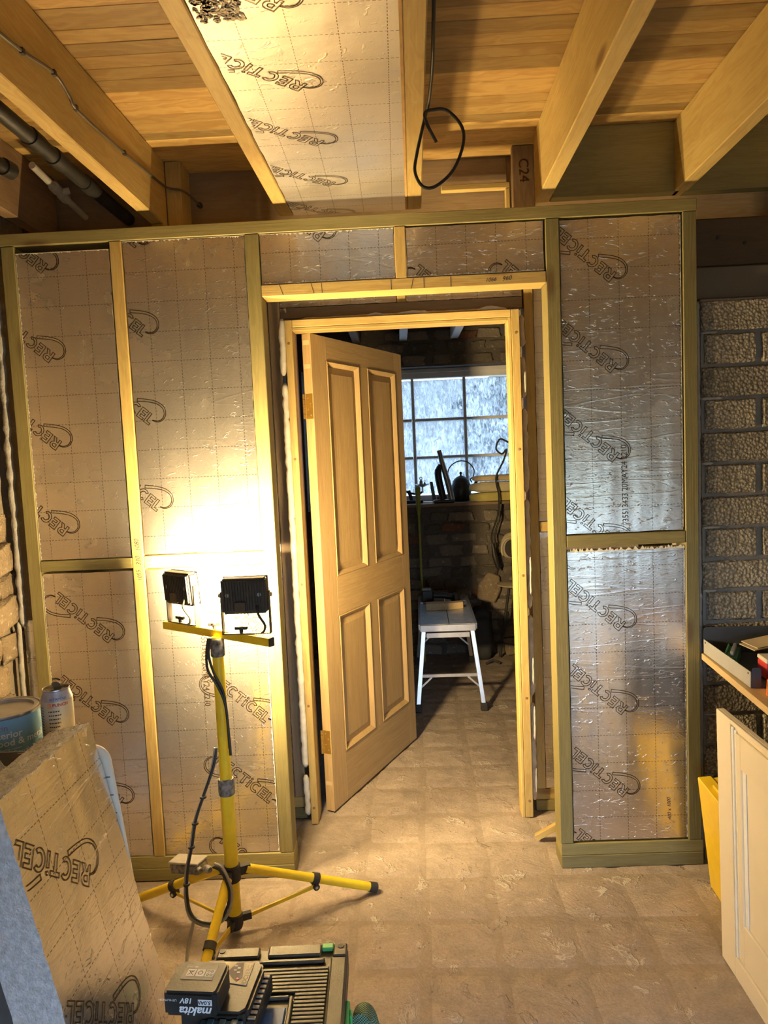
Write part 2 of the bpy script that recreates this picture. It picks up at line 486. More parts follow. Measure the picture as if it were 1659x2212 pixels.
def logo_mesh(centres, rect, fn, width=.0021):
    """ribbons for logos at (u, v, angle), clipped to rect; fn(u, v) -> 3D"""
    mb = MB(); h = width/2
    for cu, cv, ang in centres:
        c, s = math.cos(R(ang)), math.sin(R(ang))
        for ln in LOGO:
            q = [(cu + x*c - y*s, cv + x*s + y*c) for x, y in ln]
            for i in range(len(q)):
                a, b = q[i-1], q[i]; dx, dy = b[0]-a[0], b[1]-a[1]; l = math.hypot(dx, dy)
                if l < 1e-6: continue
                dx /= l; dy /= l
                quad = [(a[0]-dx*h+dy*h, a[1]-dy*h-dx*h), (b[0]+dx*h+dy*h, b[1]+dy*h-dx*h), (b[0]+dx*h-dy*h, b[1]+dy*h+dx*h), (a[0]-dx*h-dy*h, a[1]-dy*h+dx*h)]
                quad = clip(quad, *rect)
                if quad: mb.face([fn(u, v) for u, v in quad])
    return mb
_txt = {}
def text_part(name, body, size, M, mat, parent, shear=0.0, bold=0.0, squash=1.0):
    """flat lettering from the built-in font, converted to a mesh"""
    key = (body, size, shear, bold)
    if key not in _txt:
        cu = bpy.data.curves.new('lettering', 'FONT'); cu.body = body; cu.size = size; cu.shear = shear; cu.offset = bold
        cu.resolution_u = 3
        o = bpy.data.objects.new('lettering', cu); COL.objects.link(o)
        dg = bpy.context.evaluated_depsgraph_get()
        me = bpy.data.meshes.new_from_object(o.evaluated_get(dg))
        bpy.data.objects.remove(o); bpy.data.curves.remove(cu); _txt[key] = me
    me = _txt[key].copy(); me.name = name
    me.transform(M @ Matrix.Diagonal((squash, 1, 1, 1)))
    me.materials.clear(); me.materials.append(MAT[mat])
    return link(name, me, parent)

# ================================================================== SETTING
# ---- floor: square quarry tiles on a bed
fl = MB().box((-1.4,-4.3,-.06), (2.0,.36,-.004)).box((-1.4,.36,-.06), (2.0,3.05,-.004)).build('floor', 'floor_bed')
tag(fl, 'dusty worn floor of square quarry tiles running through the doorway', kind='structure')
def tile_mesh():
    out = []
    for k in range(6):
        mb = MB(); h = .1105; n = 7; vs = []; fs = []
        for i in range(n+1):
            for j in range(n+1):
                x, y = -h+2*h*i/n, -h+2*h*j/n
                edge = i in (0,n) or j in (0,n)
                if edge: x += rnd.uniform(-.0012,.0012); y += rnd.uniform(-.0012,.0012)
                vs.append((x, y, (-.0060 if edge else rnd.uniform(-.0008,.0008))))
        ring = [i*(n+1) for i in range(n+1)]
        for i in range(n):
            for j in range(n): a = i*(n+1)+j; fs.append((a, a+n+1, a+n+2, a+1))
        mb.add(vs, fs)
        me = bpy.data.meshes.new('tile'); me.from_pydata(mb.v, [], mb.f); me.materials.append(MAT['floor_tile'])
        for p in me.polygons: p.use_smooth = True
        out.append(me)
    return out
tm = tile_mesh(); pit = .2250; ca, sa = math.cos(R(-1.25)), math.sin(R(-1.25))
for j in range(-6, 14):
    for i in range(-7, 9):
        x0, y0 = .028 + (i+.5)*pit, -.262 + (j+.5)*pit
        x, y = x0*ca - y0*sa, x0*sa + y0*ca
        if x < -1.3 or x > 1.9 or y > 2.9 or y < -1.35: continue
        if y > .5 and not (-.45 < x < 1.25): continue
        if y > .1 and x < -.75: continue
        if y > .1 and x > 1.3: continue
        o = link('tile', rnd.choice(tm), fl, (x, y, rnd.uniform(-.0014,.0012)), (R(rnd.uniform(-.18,.18)), R(rnd.uniform(-.18,.18)), R(-1.25 + 90*rnd.randrange(4))))

# ---- stud wall with the doorway
wall_b = struct('wall_back', 'timber stud partition around the doorway, bays filled with foil boards')
def stick(name, a, b, mat, parent, bv=.002):
    cx = [(p+q)/2 for p, q in zip(a, b)]
    return MB().box([p-c for p, c in zip(a, cx)], [q-c for q, c in zip(b, cx)]).build(name, mat, parent, bevel=bv, loc=cx)
D = .088
stick('top_plate', (-1.335,0,2.261), (1.02,D,2.302), 'treated_x', wall_b)
stick('stud', (-1.316,0,.091), (-1.271,D,2.260), 'treated_z', wall_b)
s1 = stick('stud', (-.945,0,.091), (-.905,D,2.260), 'pine_z', wall_b)
stick('stud', (-.486,0,.091), (-.439,D,2.260), 'treated_z', wall_b)
jr = stick('stud', (.520,0,.091), (.565,D,2.260), 'treated_z', wall_b)
stick('stud', (.973,0,.091), (1.018,D,2.260), 'treated_z', wall_b)
stick('stud', (.017,0,2.0915), (.054,D,2.260), 'pine_z', wall_b)
hd = stick('header', (-.438,0,2.052), (.519,D,2.0905), 'pine_x', wall_b)
stick('noggin', (-1.270,0,1.146), (-.946,D,1.183), 'treated_x', wall_b)
stick('noggin', (-.904,0,1.144), (-.487,D,1.186), 'pine_x', wall_b)
stick('noggin', (.566,0,1.156), (.972,D,1.197), 'treated_x', wall_b)
for x0, x1 in ((-1.335,-.437), (.521,1.024)):
    stick('bottom_plate', (x0,-.002,.0), (x1,D+.004,.046), 'treated_x', wall_b)
    stick('bottom_plate', (x0,.0,.0465), (x1,D,.0905), 'treated_x', wall_b)
# pencil and pen marks on the timbers
Mh = Matrix(((1,0,0,0),(0,0,1,0),(0,1,0,0),(0,0,0,1)))          # text plane -> facing -Y
def face_y(x, y, z, rot=0):  return Matrix.Translation((x,y,z)) @ Matrix.Rotation(R(90),4,'X') @ Matrix.Rotation(R(rot),4,'Z')
def local(o, M): return Matrix.Translation(-Vector(o.location)) @ M
text_part('pen_figures', '1066', .019, local(hd, face_y(.315,-.0006,2.063,4)), 'pen', hd, shear=.3)
text_part('pen_figures', '960', .021, local(hd, face_y(.372,-.0006,2.064,6)), 'pen', hd, shear=.3)
text_part('pen_figures', '1055', .020, local(s1, face_y(-.913,-.0006,1.10,100)), 'pen', s1, shear=.3)
text_part('pen_figures', '330', .022, local(s1, face_y(-.915,-.0006,1.155,95)), 'pen', s1, shear=.3)
text_part('pen_figures', '1080', .022, local(s1, face_y(-.915,-.0006,1.205,95)), 'pen', s1, shear=.3)
pm = MB()
for x, dx in ((-.377,.012),(-.27,.009),(-.235,.002),(.0,.0),(.075,-.008),(.11,.0),(.2,.0)):
    pm.tube([(x,-.0004,2.089),(x+dx,-.0004,2.054)], .0007, 4)
pm.build('pencil_lines', 'pen', hd, loc=-Vector(hd.location))

# ---- foil faced boards in the bays
def foil_box(mb, x0, x1, z0, z1, y0, y1, uo, vo, jag=.0):
    """board facing -Y with slightly ragged cut edges; uv in metres for the printed grid"""
    nx, nz = max(2, int((x1-x0)/.03)), max(2, int((z1-z0)/.03))
    j = lambda: rnd.uniform(-jag, 0)
    top = [(x0+(x1-x0)*i/nx, z1+j()) for i in range(nx+1)]
    bot = [(x0+(x1-x0)*i/nx, z0-j()) for i in range(nx+1)]
    rt = [(x1+j(), z0+(z1-z0)*i/nz) for i in range(1,nz)]; lt = [(x0-j(), z0+(z1-z0)*i/nz) for i in range(1,nz)]
    out = bot + rt + top[::-1] + lt[::-1]
    uvs = [((x-uo), (z-vo)) for x, z in out]
    mb.face([(x,y0,z) for x, z in out], 0, uvs)
    mb.face([(x,y1,z) for x, z in out[::-1]], 0, uvs[::-1])
    n = len(out)
    for i in range(n):
        a, b = out[i], out[(i+1) % n]
        mb.face([(a[0],y0,a[1]),(a[0],y1,a[1]),(b[0],y1,b[1]),(b[0],y0,b[1])], 1)
BOARDS = [ # x0,x1,z0,z1, uo,vo, logos, label
 (-1.268,-.949,1.186,2.236, -1.18,1.705, [(-1.2655,2.262,139),(-1.2655,1.9625,139),(-1.2665,1.663,139),(-1.2645,1.363,139)], 'tall foil insulation board in the upper bay beside the rough stone wall'),
 (-.902,-.489,1.190,2.257, -.876,1.705, [(-.94,2.33,-41),(-.9385,2.0335,-41),(-.9355,1.7345,-41),(-.9300,1.4355,-41)], 'tall wrinkled foil insulation board right above the floodlights'),
 (-.436,.015,2.0935,2.257, -.386,2.146, [(-.318,2.318,139)], 'short foil insulation board over the door opening, hinge side'),
 (.056,.514,2.0935,2.256, .106,2.146, [(.178,2.040,139),(.469,2.040,139)], 'short foil insulation board over the door opening, away from the hinges'),
 (.568,.966,1.2005,2.254, .612,2.140, [(.648,2.139,139),(.6475,1.8385,139),(.6480,1.537,139),(.6485,1.236,139)], 'tall smudged foil insulation board beside the doorway, date code up its middle'),
 (.568,.970,.097,1.138, .612,.132, [(.6600,.950,139),(.6625,.6495,139),(.6625,.349,139),(.6720,.049,139)], 'crinkled silver foil insulation board low beside the doorway'),
 (-1.268,-.948,.093,1.138, -1.18,.105, [(-1.135,.9775,139),(-1.1425,.6775,139),(-1.1455,.377,139)], 'foil insulation board in the low bay behind the drinks can'),
 (-.902,-.488,.093,1.139, -.876,.105, [(-.58,.966,-41),(-.597,.666,-41),(-.6,.369,-41),(-.600,.068,-41)], 'foil insulation board in the low bay behind the yellow tripod'),
]
pans = []
for x0,x1,z0,z1,uo,vo,lg,lab in BOARDS:
    cx, cz = (x0+x1)/2, z0
    mb = MB(); foil_box(mb, x0-cx, x1-cx, 0, z1-z0, 0, .078, uo-cx, vo-cz, .0022)
    o = mb.build('insulation_board', ['foil','foam_core'], loc=(cx,.005,cz))
    tag(o, lab, 'insulation board', 'foil insulation boards in the stud wall')
    if lg:
        for q in lg:
            lm = logo_mesh([q], (x0+.002, z0+.002, x1-.002, z1-.002), lambda u, v: (u-cx, -.0008, v-cz))
            if lm.f: lm.build('printed_logo', 'print', o)
    pans.append(o)
def ragged(o, a, b, up, lo=.0015, hi=.006):
    """torn light edge of a cut board from a to b (wall x, z), sticking out along up"""
    mb = MB(); n = int(max(abs(b[0]-a[0]), abs(b[1]-a[1]))/.004); px = None
    hs_ = [rnd.uniform(lo, hi) if rnd.random() < .35 else rnd.uniform(0, lo) for _ in range(n+1)]
    for i in range(n):
        t0, t1 = i/n, (i+1)/n
        p = lambda t, h: (a[0]+(b[0]-a[0])*t + up[0]*h - o.location.x, -.0012, a[1]+(b[1]-a[1])*t + up[1]*h - o.location.z)
        mb.face([p(t0,-.001), p(t1,-.001), p(t1,hs_[i+1]), p(t0,hs_[i])])
    mb.build('torn_edge', 'gun_foam', o)
ragged(pans[2], (-.436,2.0950), (.015,2.0950), (0,1)); ragged(pans[3], (.056,2.0950), (.514,2.0950), (0,1))
ragged(pans[2], (-.436,2.257), (.015,2.257), (0,-1)); ragged(pans[1], (-.902,2.257), (-.489,2.257), (0,-1))
ragged(pans[0], (-1.268,1.188), (-1.268,2.23), (1,0), .001, .004); ragged(pans[6], (-1.268,.10), (-1.268,1.13), (1,0), .001, .004)
ragged(pans[0], (-1.268,2.235), (-.949,2.235), (0,-1), .001, .004); ragged(pans[7], (-.49,.10), (-.49,1.13), (-1,0), .001, .004)
ragged(pans[5], (.568,1.1385), (.970,1.1385), (0,1), .008, .014); ragged(pans[5], (.970,.10), (.970,1.13), (-1,0), .001, .004)
ragged(pans[4], (.966,1.21), (.966,2.25), (-1,0), .001, .003)
def ser(o, x, z, rot, size=.0290):
    M = Matrix.Translation((x,-.0007,z)) @ Matrix.Rotation(R(90),4,'X') @ Matrix.Rotation(R(rot),4,'Z')
    text_part('date_code', '35513433 20MAY24 2210', size, Matrix.Translation(-Vector(o.location)) @ Matrix.Translation((0,.005,0)) @ M, 'print', o, squash=.86)
ser(pans[4], .780, 1.236, 90.5)
ser(pans[7], -.722, .905, -90.5)
text_part('pen_figures', '400 x 1000', .018, Matrix.Translation(-Vector(pans[5].location)) @ Matrix.Translation((0,.005,0)) @ face_y(.914,-.0007,.165,92), 'pen', pans[5], shear=.3)
# narrow sliver beside the first stud
mb = MB(); foil_box(mb, -.022, .022, 0, .62, 0, .05, 0, .03, .002)
tag(mb.build('insulation_board', ['foil','foam_core'], loc=(-1.342,.03,.35)), 'narrow sliver of foil board between the stone wall and the first stud', 'insulation board')

# ---- block wall beyond the end stud, with its lintel and old beam
wb = MB().box((1.040,.026,0), (1.97,.30,1.976)).build('wall_right', 'mortar')
tag(wb, 'bare concrete block wall beside the end of the stud partition', kind='structure')
def block_mesh(L, H, Dp, k):
    vs = []; fs = []
    xs_ = [-L/2, -L/2+.005] + [-L/2+L*i/9 for i in range(1,9)] + [L/2-.005, L/2]
    zs_ = [-H/2, -H/2+.005, -H/6, H/6, H/2-.005, H/2]
    nx, nz = len(xs_), len(zs_)
    for i, x in enumerate(xs_):
        for j, z in enumerate(zs_):
            e = i in (0,nx-1) or j in (0,nz-1)
            vs.append((x + rnd.uniform(-.002,.002), .008 if e else rnd.uniform(-.0015,.0010), z + rnd.uniform(-.002,.002)))
    for i in range(nx-1):
        for j in range(nz-1): a = i*nz+j; fs.append((a, a+nz, a+nz+1, a+1))
    me = bpy.data.meshes.new('block'); me.from_pydata(vs, [], fs); me.materials.append(MAT['block'])
    for p in me.polygons: p.use_smooth = True
    me.set_sharp_from_angle(angle=R(35))
    return me
bms = [block_mesh(.428, .0985, .1, k) for k in range(4)]
hms = [block_mesh(.172, .0985, .1, k) for k in range(3)]
for r_ in range(18):
    z = 1.976 - .0558 - r_*.1105
    if z < .03: break
    if r_ % 2 == 1:
        link('block', rnd.choice(hms), wb, (1.136,.014,z)); link('block', rnd.choice(bms), wb, (1.456,.014,z)); link('block', rnd.choice(hms), wb, (1.778,.014,z))
    else:
        link('block', rnd.choice(bms), wb, (1.253,.014,z)); link('block', rnd.choice(bms), wb, (1.698,.014,z))
MB().box((1.03,.05,1.978), (1.97,.28,2.088)).build('lintel', 'lintel', wb, bevel=.004)
bmn = MB().box((1.03,.06,2.0905), (1.97,.25,2.252)).build('old_beam', 'darkbeam_x', wb, bevel=.005)
bb = MB()
for x in (1.115,1.205): bb.lathe([(.006,0),(.006,.004),(.003,.006)], 10, frame((0,-1,0), loc=(x,.060,2.185 if x < 1.15 else 2.165)))
bb.build('bolt_head', 'iron', bmn)
# expanding foam and filler squeezed out along the joint
def bead(name, path, r0, r1, mat, parent, n=7, lump=.55, step=.014, flat=1.0):
    path = [Vector(p) for p in path]; pts = []
    for a, b in zip(path, path[1:]):
        k = max(2, int((b-a).length/step))
        pts += [a.lerp(b, i/k) for i in range(k)]
    pts.append(path[-1]); rs = []; P = []
    sd = rnd.uniform(0, 50)
    for i, p in enumerate(pts):
        g = noise.noise((sd + i*.42, p.z*9, 0)); g2 = noise.noise((sd - i*.9, 3.3, p.z*21))
        rs.append(max(.0015, r0 + (r1-r0)*(.5+lump*g) + .25*r0*g2))
        P.append(p + Vector((noise.noise((sd,i*.5,1))*r0*.5, noise.noise((sd,i*.5,7))*r0*.3, 0)))
    rs[0] *= .4; rs[-1] *= .4
    return MB().tube(P, rs, n).build(name, mat, parent, smooth=80)
bead('filler_strip', [(1.031,.030,.02),(1.031,.030,1.97)], .005, .011, 'render_smear', wb)
for r_ in range(17):
    z = 1.976 - .111 - r_*.1105
    if z > .05 and r_ % 2 == 0: bead('filler_strip', [(1.040,.024,z),(1.040+rnd.uniform(.03,.08),.022,z)], .004, .007, 'render_smear', wb, step=.008)

# ---- stone wall at the side of the room
def stone_meshes(n, sx, sy, sz, mat):
    out = []
    for k in range(n):
        bm = bmesh.new(); bmesh.ops.create_icosphere(bm, subdivisions=3, radius=1.0); sd = rnd.uniform(0,90)
        for v in bm.verts:
            p = v.co.copy()
            q = Vector([math.copysign(abs(c)**.32, c) for c in p]); q /= max(1, q.length/1.42)
            g = 1 + .34*noise.noise((p.x*1.2+sd, p.y*1.2, p.z*1.2)) + .14*noise.noise((p.x*3.4+sd, p.y*3.4, p.z*3.4))
            v.co = Vector((q.x*sx*g, q.y*sy*g, q.z*sz*g))
        me = bpy.data.meshes.new('stone'); bm.to_mesh(me); bm.free(); me.materials.append(MAT[mat])
        for p in me.polygons: p.use_smooth = True
        out.append(me)
    return out
wl = MB().box((-1.75,-4.3,0), (-1.40,.36,2.62)).build('wall_left', 'stone_mortar')
tag(wl, 'rough rubble stone wall along the side of the room', kind='structure')
sm = stone_meshes(8, .026, .075, .048, 'stone')
z = .06
while z < 2.3:
    y = -1.0 + rnd.uniform(0,.08)
    while y < .02:
        s = rnd.uniform(.75, 1.15)
        o = link('stone', rnd.choice(sm), wl, (-1.398+rnd.uniform(-.014,.010), y, z+rnd.uniform(-.015,.015)), (R(rnd.uniform(-12,12)), 0, R(rnd.uniform(-8,8))))
        o.scale = (1, s, rnd.uniform(.85,1.1)); y += .165*s
    z += .104
bead('plaster_strip', [(-1.362,.022,.95),(-1.352,.020,2.28)], .006, .018, 'render_smear', wl)
bead('plaster_strip', [(-1.372,-.002,.30),(-1.366,.0,.97)], .006, .012, 'render_smear', wl)

# ---- rest of the room shell (behind and beside the camera)
tag(MB().box((1.97,-4.3,0), (2.12,.30,2.62)).build('wall_side', 'plaster'), kind='structure')
rw = MB()
OX0, OX1, OZ1 = -.30, 1.90, 1.22      # unseen daylight opening behind the camera, shaped for its reflection on the foil
rw.box((-1.75,-3.35,0), (OX0,-3.2,2.585)).box((OX1,-3.35,0), (2.12,-3.2,2.585)).box((OX0,-3.35,OZ1), (OX1,-3.2,2.585))
tag(rw.build('wall_front', 'plaster'), kind='structure')
tag(MB().box((-30,-40,-.3), (30,-4.31,-.02)).box((-30,3.5,-.9), (30,40,-.3)).build('ground', 'earth'), kind='structure')

# ---- ceiling: boards, joists, trimmers
ceil = struct('ceiling', 'open timber ceiling of pine boards on deep joists')
ZB, ZT = 2.36, 2.592
def sk(x, y): return x + .022*(y - .1)
y = .318; k = 0
while y > -1.45:
    wd = rnd.choice((.052,.060,.068,.085))
    mb = MB().box((-1.66,-wd/2+.0006,0), (1.66,wd/2-.0006,.02))
    mb.build('plank', 'ceilboard', ceil, bevel=.0015, loc=(.30, y - wd/2, ZT + rnd.uniform(0,.0012)), rot=(0,0,R(-.2)))
    y -= wd
while y > -4.3:
    wd = .5
    MB().box((-1.66,-wd/2,0), (1.66,wd/2,.02)).build('plank', 'ceilboard', ceil, loc=(.30, y-wd/2, ZT)); y -= wd
def joist(x0, x1, y1=.147, mat='pine_y', zb=ZB):
    c = (x0+x1)/2; h = (x1-x0)/2
    return MB().box((-h,-4.4,0), (h,0,ZT-zb-.0008)).build('joist', mat, ceil, bevel=.003, loc=(c+.022*(y1-.1), y1, zb), rot=(0,0,R(-1.26)))
joist(-1.302,-1.254, .30, 'oldwood_y')
jA = joist(-.850,-.803, .20)
joist(-.386,-.339)
jC = joist(.068,.117)
joist(.517,.565)
joist(.988,1.034)
joist(1.455,1.503)
MB().box((.568,.1,ZB), (1.005,.147,ZT-.001)).build('trimmer', 'treated_x', ceil, bevel=.002)
MB().box((1.02,.1,ZB-.002), (1.97,.147,ZT-.001)).build('trimmer', 'treated_x', ceil, bevel=.002)
MB().box((-1.40,.322,2.20), (.45,.365,2.75)).build('trimmer', 'brownwood_x', ceil, bevel=.002)
MB().box((.45,.335,2.20), (1.97,.365,2.75)).build('trimmer', 'brownwood_x', ceil, bevel=.002)
MB().box((-.80,.20,2.30), (-.745,.321,ZT-.001)).build('packer', 'pine_z', ceil, bevel=.002)
MB().box((-.845,.15,2.303), (-.800,.199,2.359)).build('packer', 'pine_z', ceil, bevel=.002)
c24 = MB().box((.455,.225,2.304), (.534,.255,ZT-.001)).build('packer', 'oldwood_z', ceil, bevel=.002)
text_part('grade_stamp', 'C24', .050, Matrix.Translation((.478,.2244,2.545)) @ Matrix.Rotation(R(90),4,'X') @ Matrix.Rotation(R(-88),4,'Z'), 'print', c24)
MB().box((.20,.27,2.462), (.452,.30,2.482)).build('batten', 'pine_x', ceil, bevel=.002)
MB().box((.436,.27,2.304), (.452,.30,2.461)).build('batten', 'pine_z', ceil, bevel=.002)
# roof void cover
MB().box((-1.75,-4.45,2.63), (2.12,3.2,2.70)).build('roof_deck', 'oldwood_x', ceil)

# foil board fixed between two joists
x0c, x1c = -.337, .064
mb = MB(); uvs = lambda p: (p[0]+.235, -p[1]+.03)
mb.box((x0c,-4.0,ZB-.001), (x1c,.150,ZB+.08), 1)
o = MB()
n = 60; l = [(sk(x0c,-2.2+2.35*i/n) + rnd.uniform(0,.003), -2.2+2.35*i/n) for i in range(n+1)]
r2 = [(sk(x1c,-2.2+2.35*i/n) - rnd.uniform(0,.003), -2.2+2.35*i/n) for i in range(n+1)]
pl = l + r2[::-1]
o.face([(x,y,ZB+.002) for x, y in pl], 0, [(x+.235, -y+.03) for x, y in pl])
for i in range(len(pl)):
    a, b = pl[i], pl[(i+1) % len(pl)]
    o.face([(a[0],a[1],ZB+.002),(b[0],b[1],ZB+.002),(b[0],b[1],ZB+.08),(a[0],a[1],ZB+.08)], 1)
o.face([(x,y,ZB+.08) for x, y in pl[::-1]], 0, [(x,-y) for x, y in pl[::-1]])
cb = o.build('insulation_board', ['foil_dusty','foam_core'])
tag(cb, 'brightly lit foil insulation board fixed overhead between two joists', 'insulation board')
for q in [(-.2835,1.0995,139),(-.2785,.7985,139),(-.2700,.4995,139),(-.2650,.2025,139),(-.258,-.095,139)]:
    logo_mesh([q], (-.339,-.148,.0625,2.0), lambda u, v: (u, -v, ZB+.0010)).build('printed_logo', 'print', cb)
dp = MB()
for k in range(150):
    x, y = rnd.uniform(-.352,-.262), rnd.uniform(-1.06,-.985); s = rnd.uniform(.002,.006)
    dp.box((x-s,y-s*.6,ZB-.0005), (x+s,y+s*.6,ZB+.0015), 0, T(x,y,0) @ RZ(rnd.uniform(0,180)) @ T(-x,-y,0))
dp.build('glue_residue', 'gun_foam_tan', cb)
MB().box((-.004,-2.2,0), (.003,.0,.02)).build('board_edge_strip', 'ochre_edge', cb, loc=(sk(.065,.14),.14,ZB-.001), rot=(0,0,R(-1.26)))

# ---- inner frame behind the stud wall, masonry between the rooms
wm = struct('wall_middle', 'inner timber frame behind the stud wall, foil boards and masonry around the door')
YI = .415
stick('stud', (-.492,YI,.092), (-.446,YI+.08,2.30), 'brownwood_z', wm)
stick('stud', (.518,YI,.092), (.553,YI+.08,2.30), 'pine_z', wm)
stick('bottom_plate', (-1.35,YI-.004,0), (-.445,YI+.09,.045), 'treated_x', wm)
stick('bottom_plate', (-1.35,YI,.0455), (-.445,YI+.085,.0915), 'pine_x', wm)
stick('bottom_plate', (.511,YI-.004,0), (1.9,YI+.09,.045), 'treated_x', wm)
stick('bottom_plate', (.511,YI,.0455), (1.9,YI+.085,.0915), 'pine_x', wm)
stick('noggin', (.554,YI,1.165), (.95,YI+.08,1.205), 'pine_x', wm)
stick('header', (-.445,YI,2.055), (.511,YI+.08,2.097), 'brownwood_x', wm)
stick('stud', (.02,YI,2.0975), (.055,YI+.08,2.30), 'pine_z', wm)
for (a, b, c, d), lab in (((.555,.95,.093,1.163),'foil board glimpsed low through the gap beside the door frame'), ((.555,.95,1.207,2.29),'foil board glimpsed high through the gap beside the door frame'), ((-.444,.018,2.099,2.29),'strip of foil board behind the header, hinge side'), ((.057,.510,2.099,2.29),'strip of foil board behind the header, latch side'), ((-1.30,-.494,.093,2.29),'foil board hidden behind the stud wall, hinge side')):
    mb = MB(); foil_box(mb, 0, b-a, 0, d-c, 0, .075, .03, .02, .002)
    tag(mb.build('insulation_board', ['foil','foam_core'], loc=(a,YI+.003,c)), lab, 'insulation board')
ms = MB()   # masonry leaf between the two rooms, open at the door
ms.box((-1.75,.505,0), (-.46,.62,2.62)).box((.53,.505,0), (2.12,.62,2.62)).box((-.46,.505,2.07), (.53,.62,2.62))
ms.box((-1.75,.36,0), (-1.40,.505,2.62)).box((1.97,.30,0), (2.12,.505,2.62))
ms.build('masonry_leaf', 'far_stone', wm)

# ---- door lining
dl = struct('trim_1', 'new softwood door lining packed with expanding foam')
def lining(name, a, b, mat): return stick(name, a, b, mat, dl)
lining('jamb', (-.421,.36,0), (-.3925,.485,2.040), 'pine_z')
lining('jamb', (.457,.36,0), (.489,.485,2.040), 'pine_z')
lining('head', (-.392,.36,2.011), (.456,.485,2.040), 'pine_x')
lining('door_stop', (.443,.36,.0), (.4565,.43,2.0105), 'pine_z')
lining('door_stop', (-.3925,.36,1.997), (.4425,.43,2.0105), 'pine_x')
sc = MB()
for z in (.07,.5,1.0,1.5,1.95):
    for x in (-.408,.474): sc.lathe([(.0055,0),(.0055,.0008),(.003,.0012)], 10, frame((0,-1,0), loc=(x,.3597,z)))
sc.build('screw_head', 'oldwood_z', dl)
bead('foam_bead', [(-.436,.384,.03),(-.436,.384,.20)], .012, .017, 'gun_foam', dl, 8)
bead('foam_bead', [(-.436,.384,.235),(-.435,.384,1.80)], .011, .017, 'gun_foam', dl, 8)
bead('foam_bead', [(-.436,.384,1.83),(-.434,.384,2.05)], .011, .016, 'gun_foam', dl, 8)
for a, b in ((.06,.47),(.5,.83),(.86,1.30),(1.33,1.66),(1.70,1.86),(1.90,2.02)):
    bead('foam_bead', [(.502,.390,a),(.502,.390,b)], .009, .014, 'gun_foam_tan' , dl, 8)
for a, b in ((.10,.2),(.32,.46),(.55,.66),(.92,1.07),(1.72,1.80)):
    bead('foam_bead', [(.505,.374,a),(.507,.374,b)], .003, .007, 'gun_foam', dl, 7, .8)
for a, b in ((-.10,-.03),(.02,.14),(.33,.44)):
    bead('foam_bead', [(a,.385,2.047),((a+b)/2,.382,2.052),(b,.385,2.047)], .004, .010, 'gun_foam', dl, 7, .8)
bead('foam_bead', [(-.36,.40,2.047),(.45,.40,2.049)], .005, .009, 'gun_foam_tan', dl, 7)
# loose lath and crumbs at the foot of the opening
lt = MB().box((-.011,-.011,0), (.011,.011,.20)).build('timber_lath', 'pine_z', bevel=.001, loc=(.468,.19,.012), rot=(R(6),R(54),R(-12)))
tag(lt, 'short offcut of batten leaning at the foot of the doorway stud', 'offcut')

# ---- oak four panel door, ajar into the far room
door = empty('door_1', (-.333,.44,.01), (0,0,R(64)), kind='structure', label='new oak four-panel door standing half open on brass hinges')
TD = .040; H = 1.99; W = .834
def dpart(name, s0, s1, z0, z1, mat, d0=0.0, d1=TD, bv=.0008):
    c = ((s0+s1)/2, (d0+d1)/2, (z0+z1)/2)
    return MB().box((s0-c[0], d0-c[1], z0-c[2]), (s1-c[0], d1-c[1], z1-c[2])).build(name, mat, door, bevel=bv, loc=c)
dpart('stile', 0, .112, 0, H, 'oak_z'); dpart('stile', .755, W, 0, H, 'oak_z')
dpart('rail', .1122, .7548, 0, .218, 'oak_x'); dpart('rail', .1122, .7548, .817, .984, 'oak_x'); dpart('rail', .1122, .7548, 1.892, H, 'oak_x')
dpart('muntin', .390, .466, .2182, .8168, 'oak_z'); dpart('muntin', .390, .466, .9842, 1.8918, 'oak_z')
for s0, s1, z0, z1 in ((.112,.390,.218,.817),(.466,.755,.218,.817),(.112,.390,.984,1.892),(.466,.755,.984,1.892)):
    c = ((s0+s1)/2, .02, (z0+z1)/2); a, b = (s1-s0)/2, (z1-z0)/2
    mb = MB()
    for sg in (-1, 1):    # raised field both sides
        f = lambda i, d: [(-a+i, sg*d, -b+i), (a-i, sg*d, -b+i), (a-i, sg*d, b-i), (-a+i, sg*d, b-i)]
        rings = [f(.0, .004), f(.020, .005), f(.021, .004), f(.052, .0125), f(.053, .0125)]
        vs = [p for r3 in rings for p in r3]; fs = []
        for k in range(len(rings)-1):
            for q in range(4): fs.append((k*4+q, k*4+(q+1) % 4, k*4+4+(q+1) % 4, k*4+4+q))
        fs.append(tuple(range(16, 20)))
        mb.add(vs, fs)
    p = mb.build('panel', 'oak_z', door, loc=c)
    md = MB(); w2 = .020
    for sg in (-1,):       # moulding round the panel, both faces
        for sd in (-1, 1):
            yo = lambda d: sd*(.020 - d)
            prof = [(0,-.001),(.005,-.004),(.011,.001),(.014,.004),(w2,.010),(w2,.015)]
            ring = [[(-a+i, yo(d), -b+i), (a-i, yo(d), -b+i), (a-i, yo(d), b-i), (-a+i, yo(d), b-i)] for i, d in prof]
            vs = [q for r3 in ring for q in r3]; fs = []
            for k in range(len(ring)-1):
                for q in range(4): fs.append((k*4+q, k*4+(q+1) % 4, k*4+4+(q+1) % 4, k*4+4+q))
            md.add(vs, fs)
    md.build('moulding', 'oak_z', p)
for z in (1.955, 1.86, .12):   # through tenons showing on the edge
    MB().box((-.0006,.006,z-.009), (.0005,.036,z+.009)).build('tenon', 'beech', door)
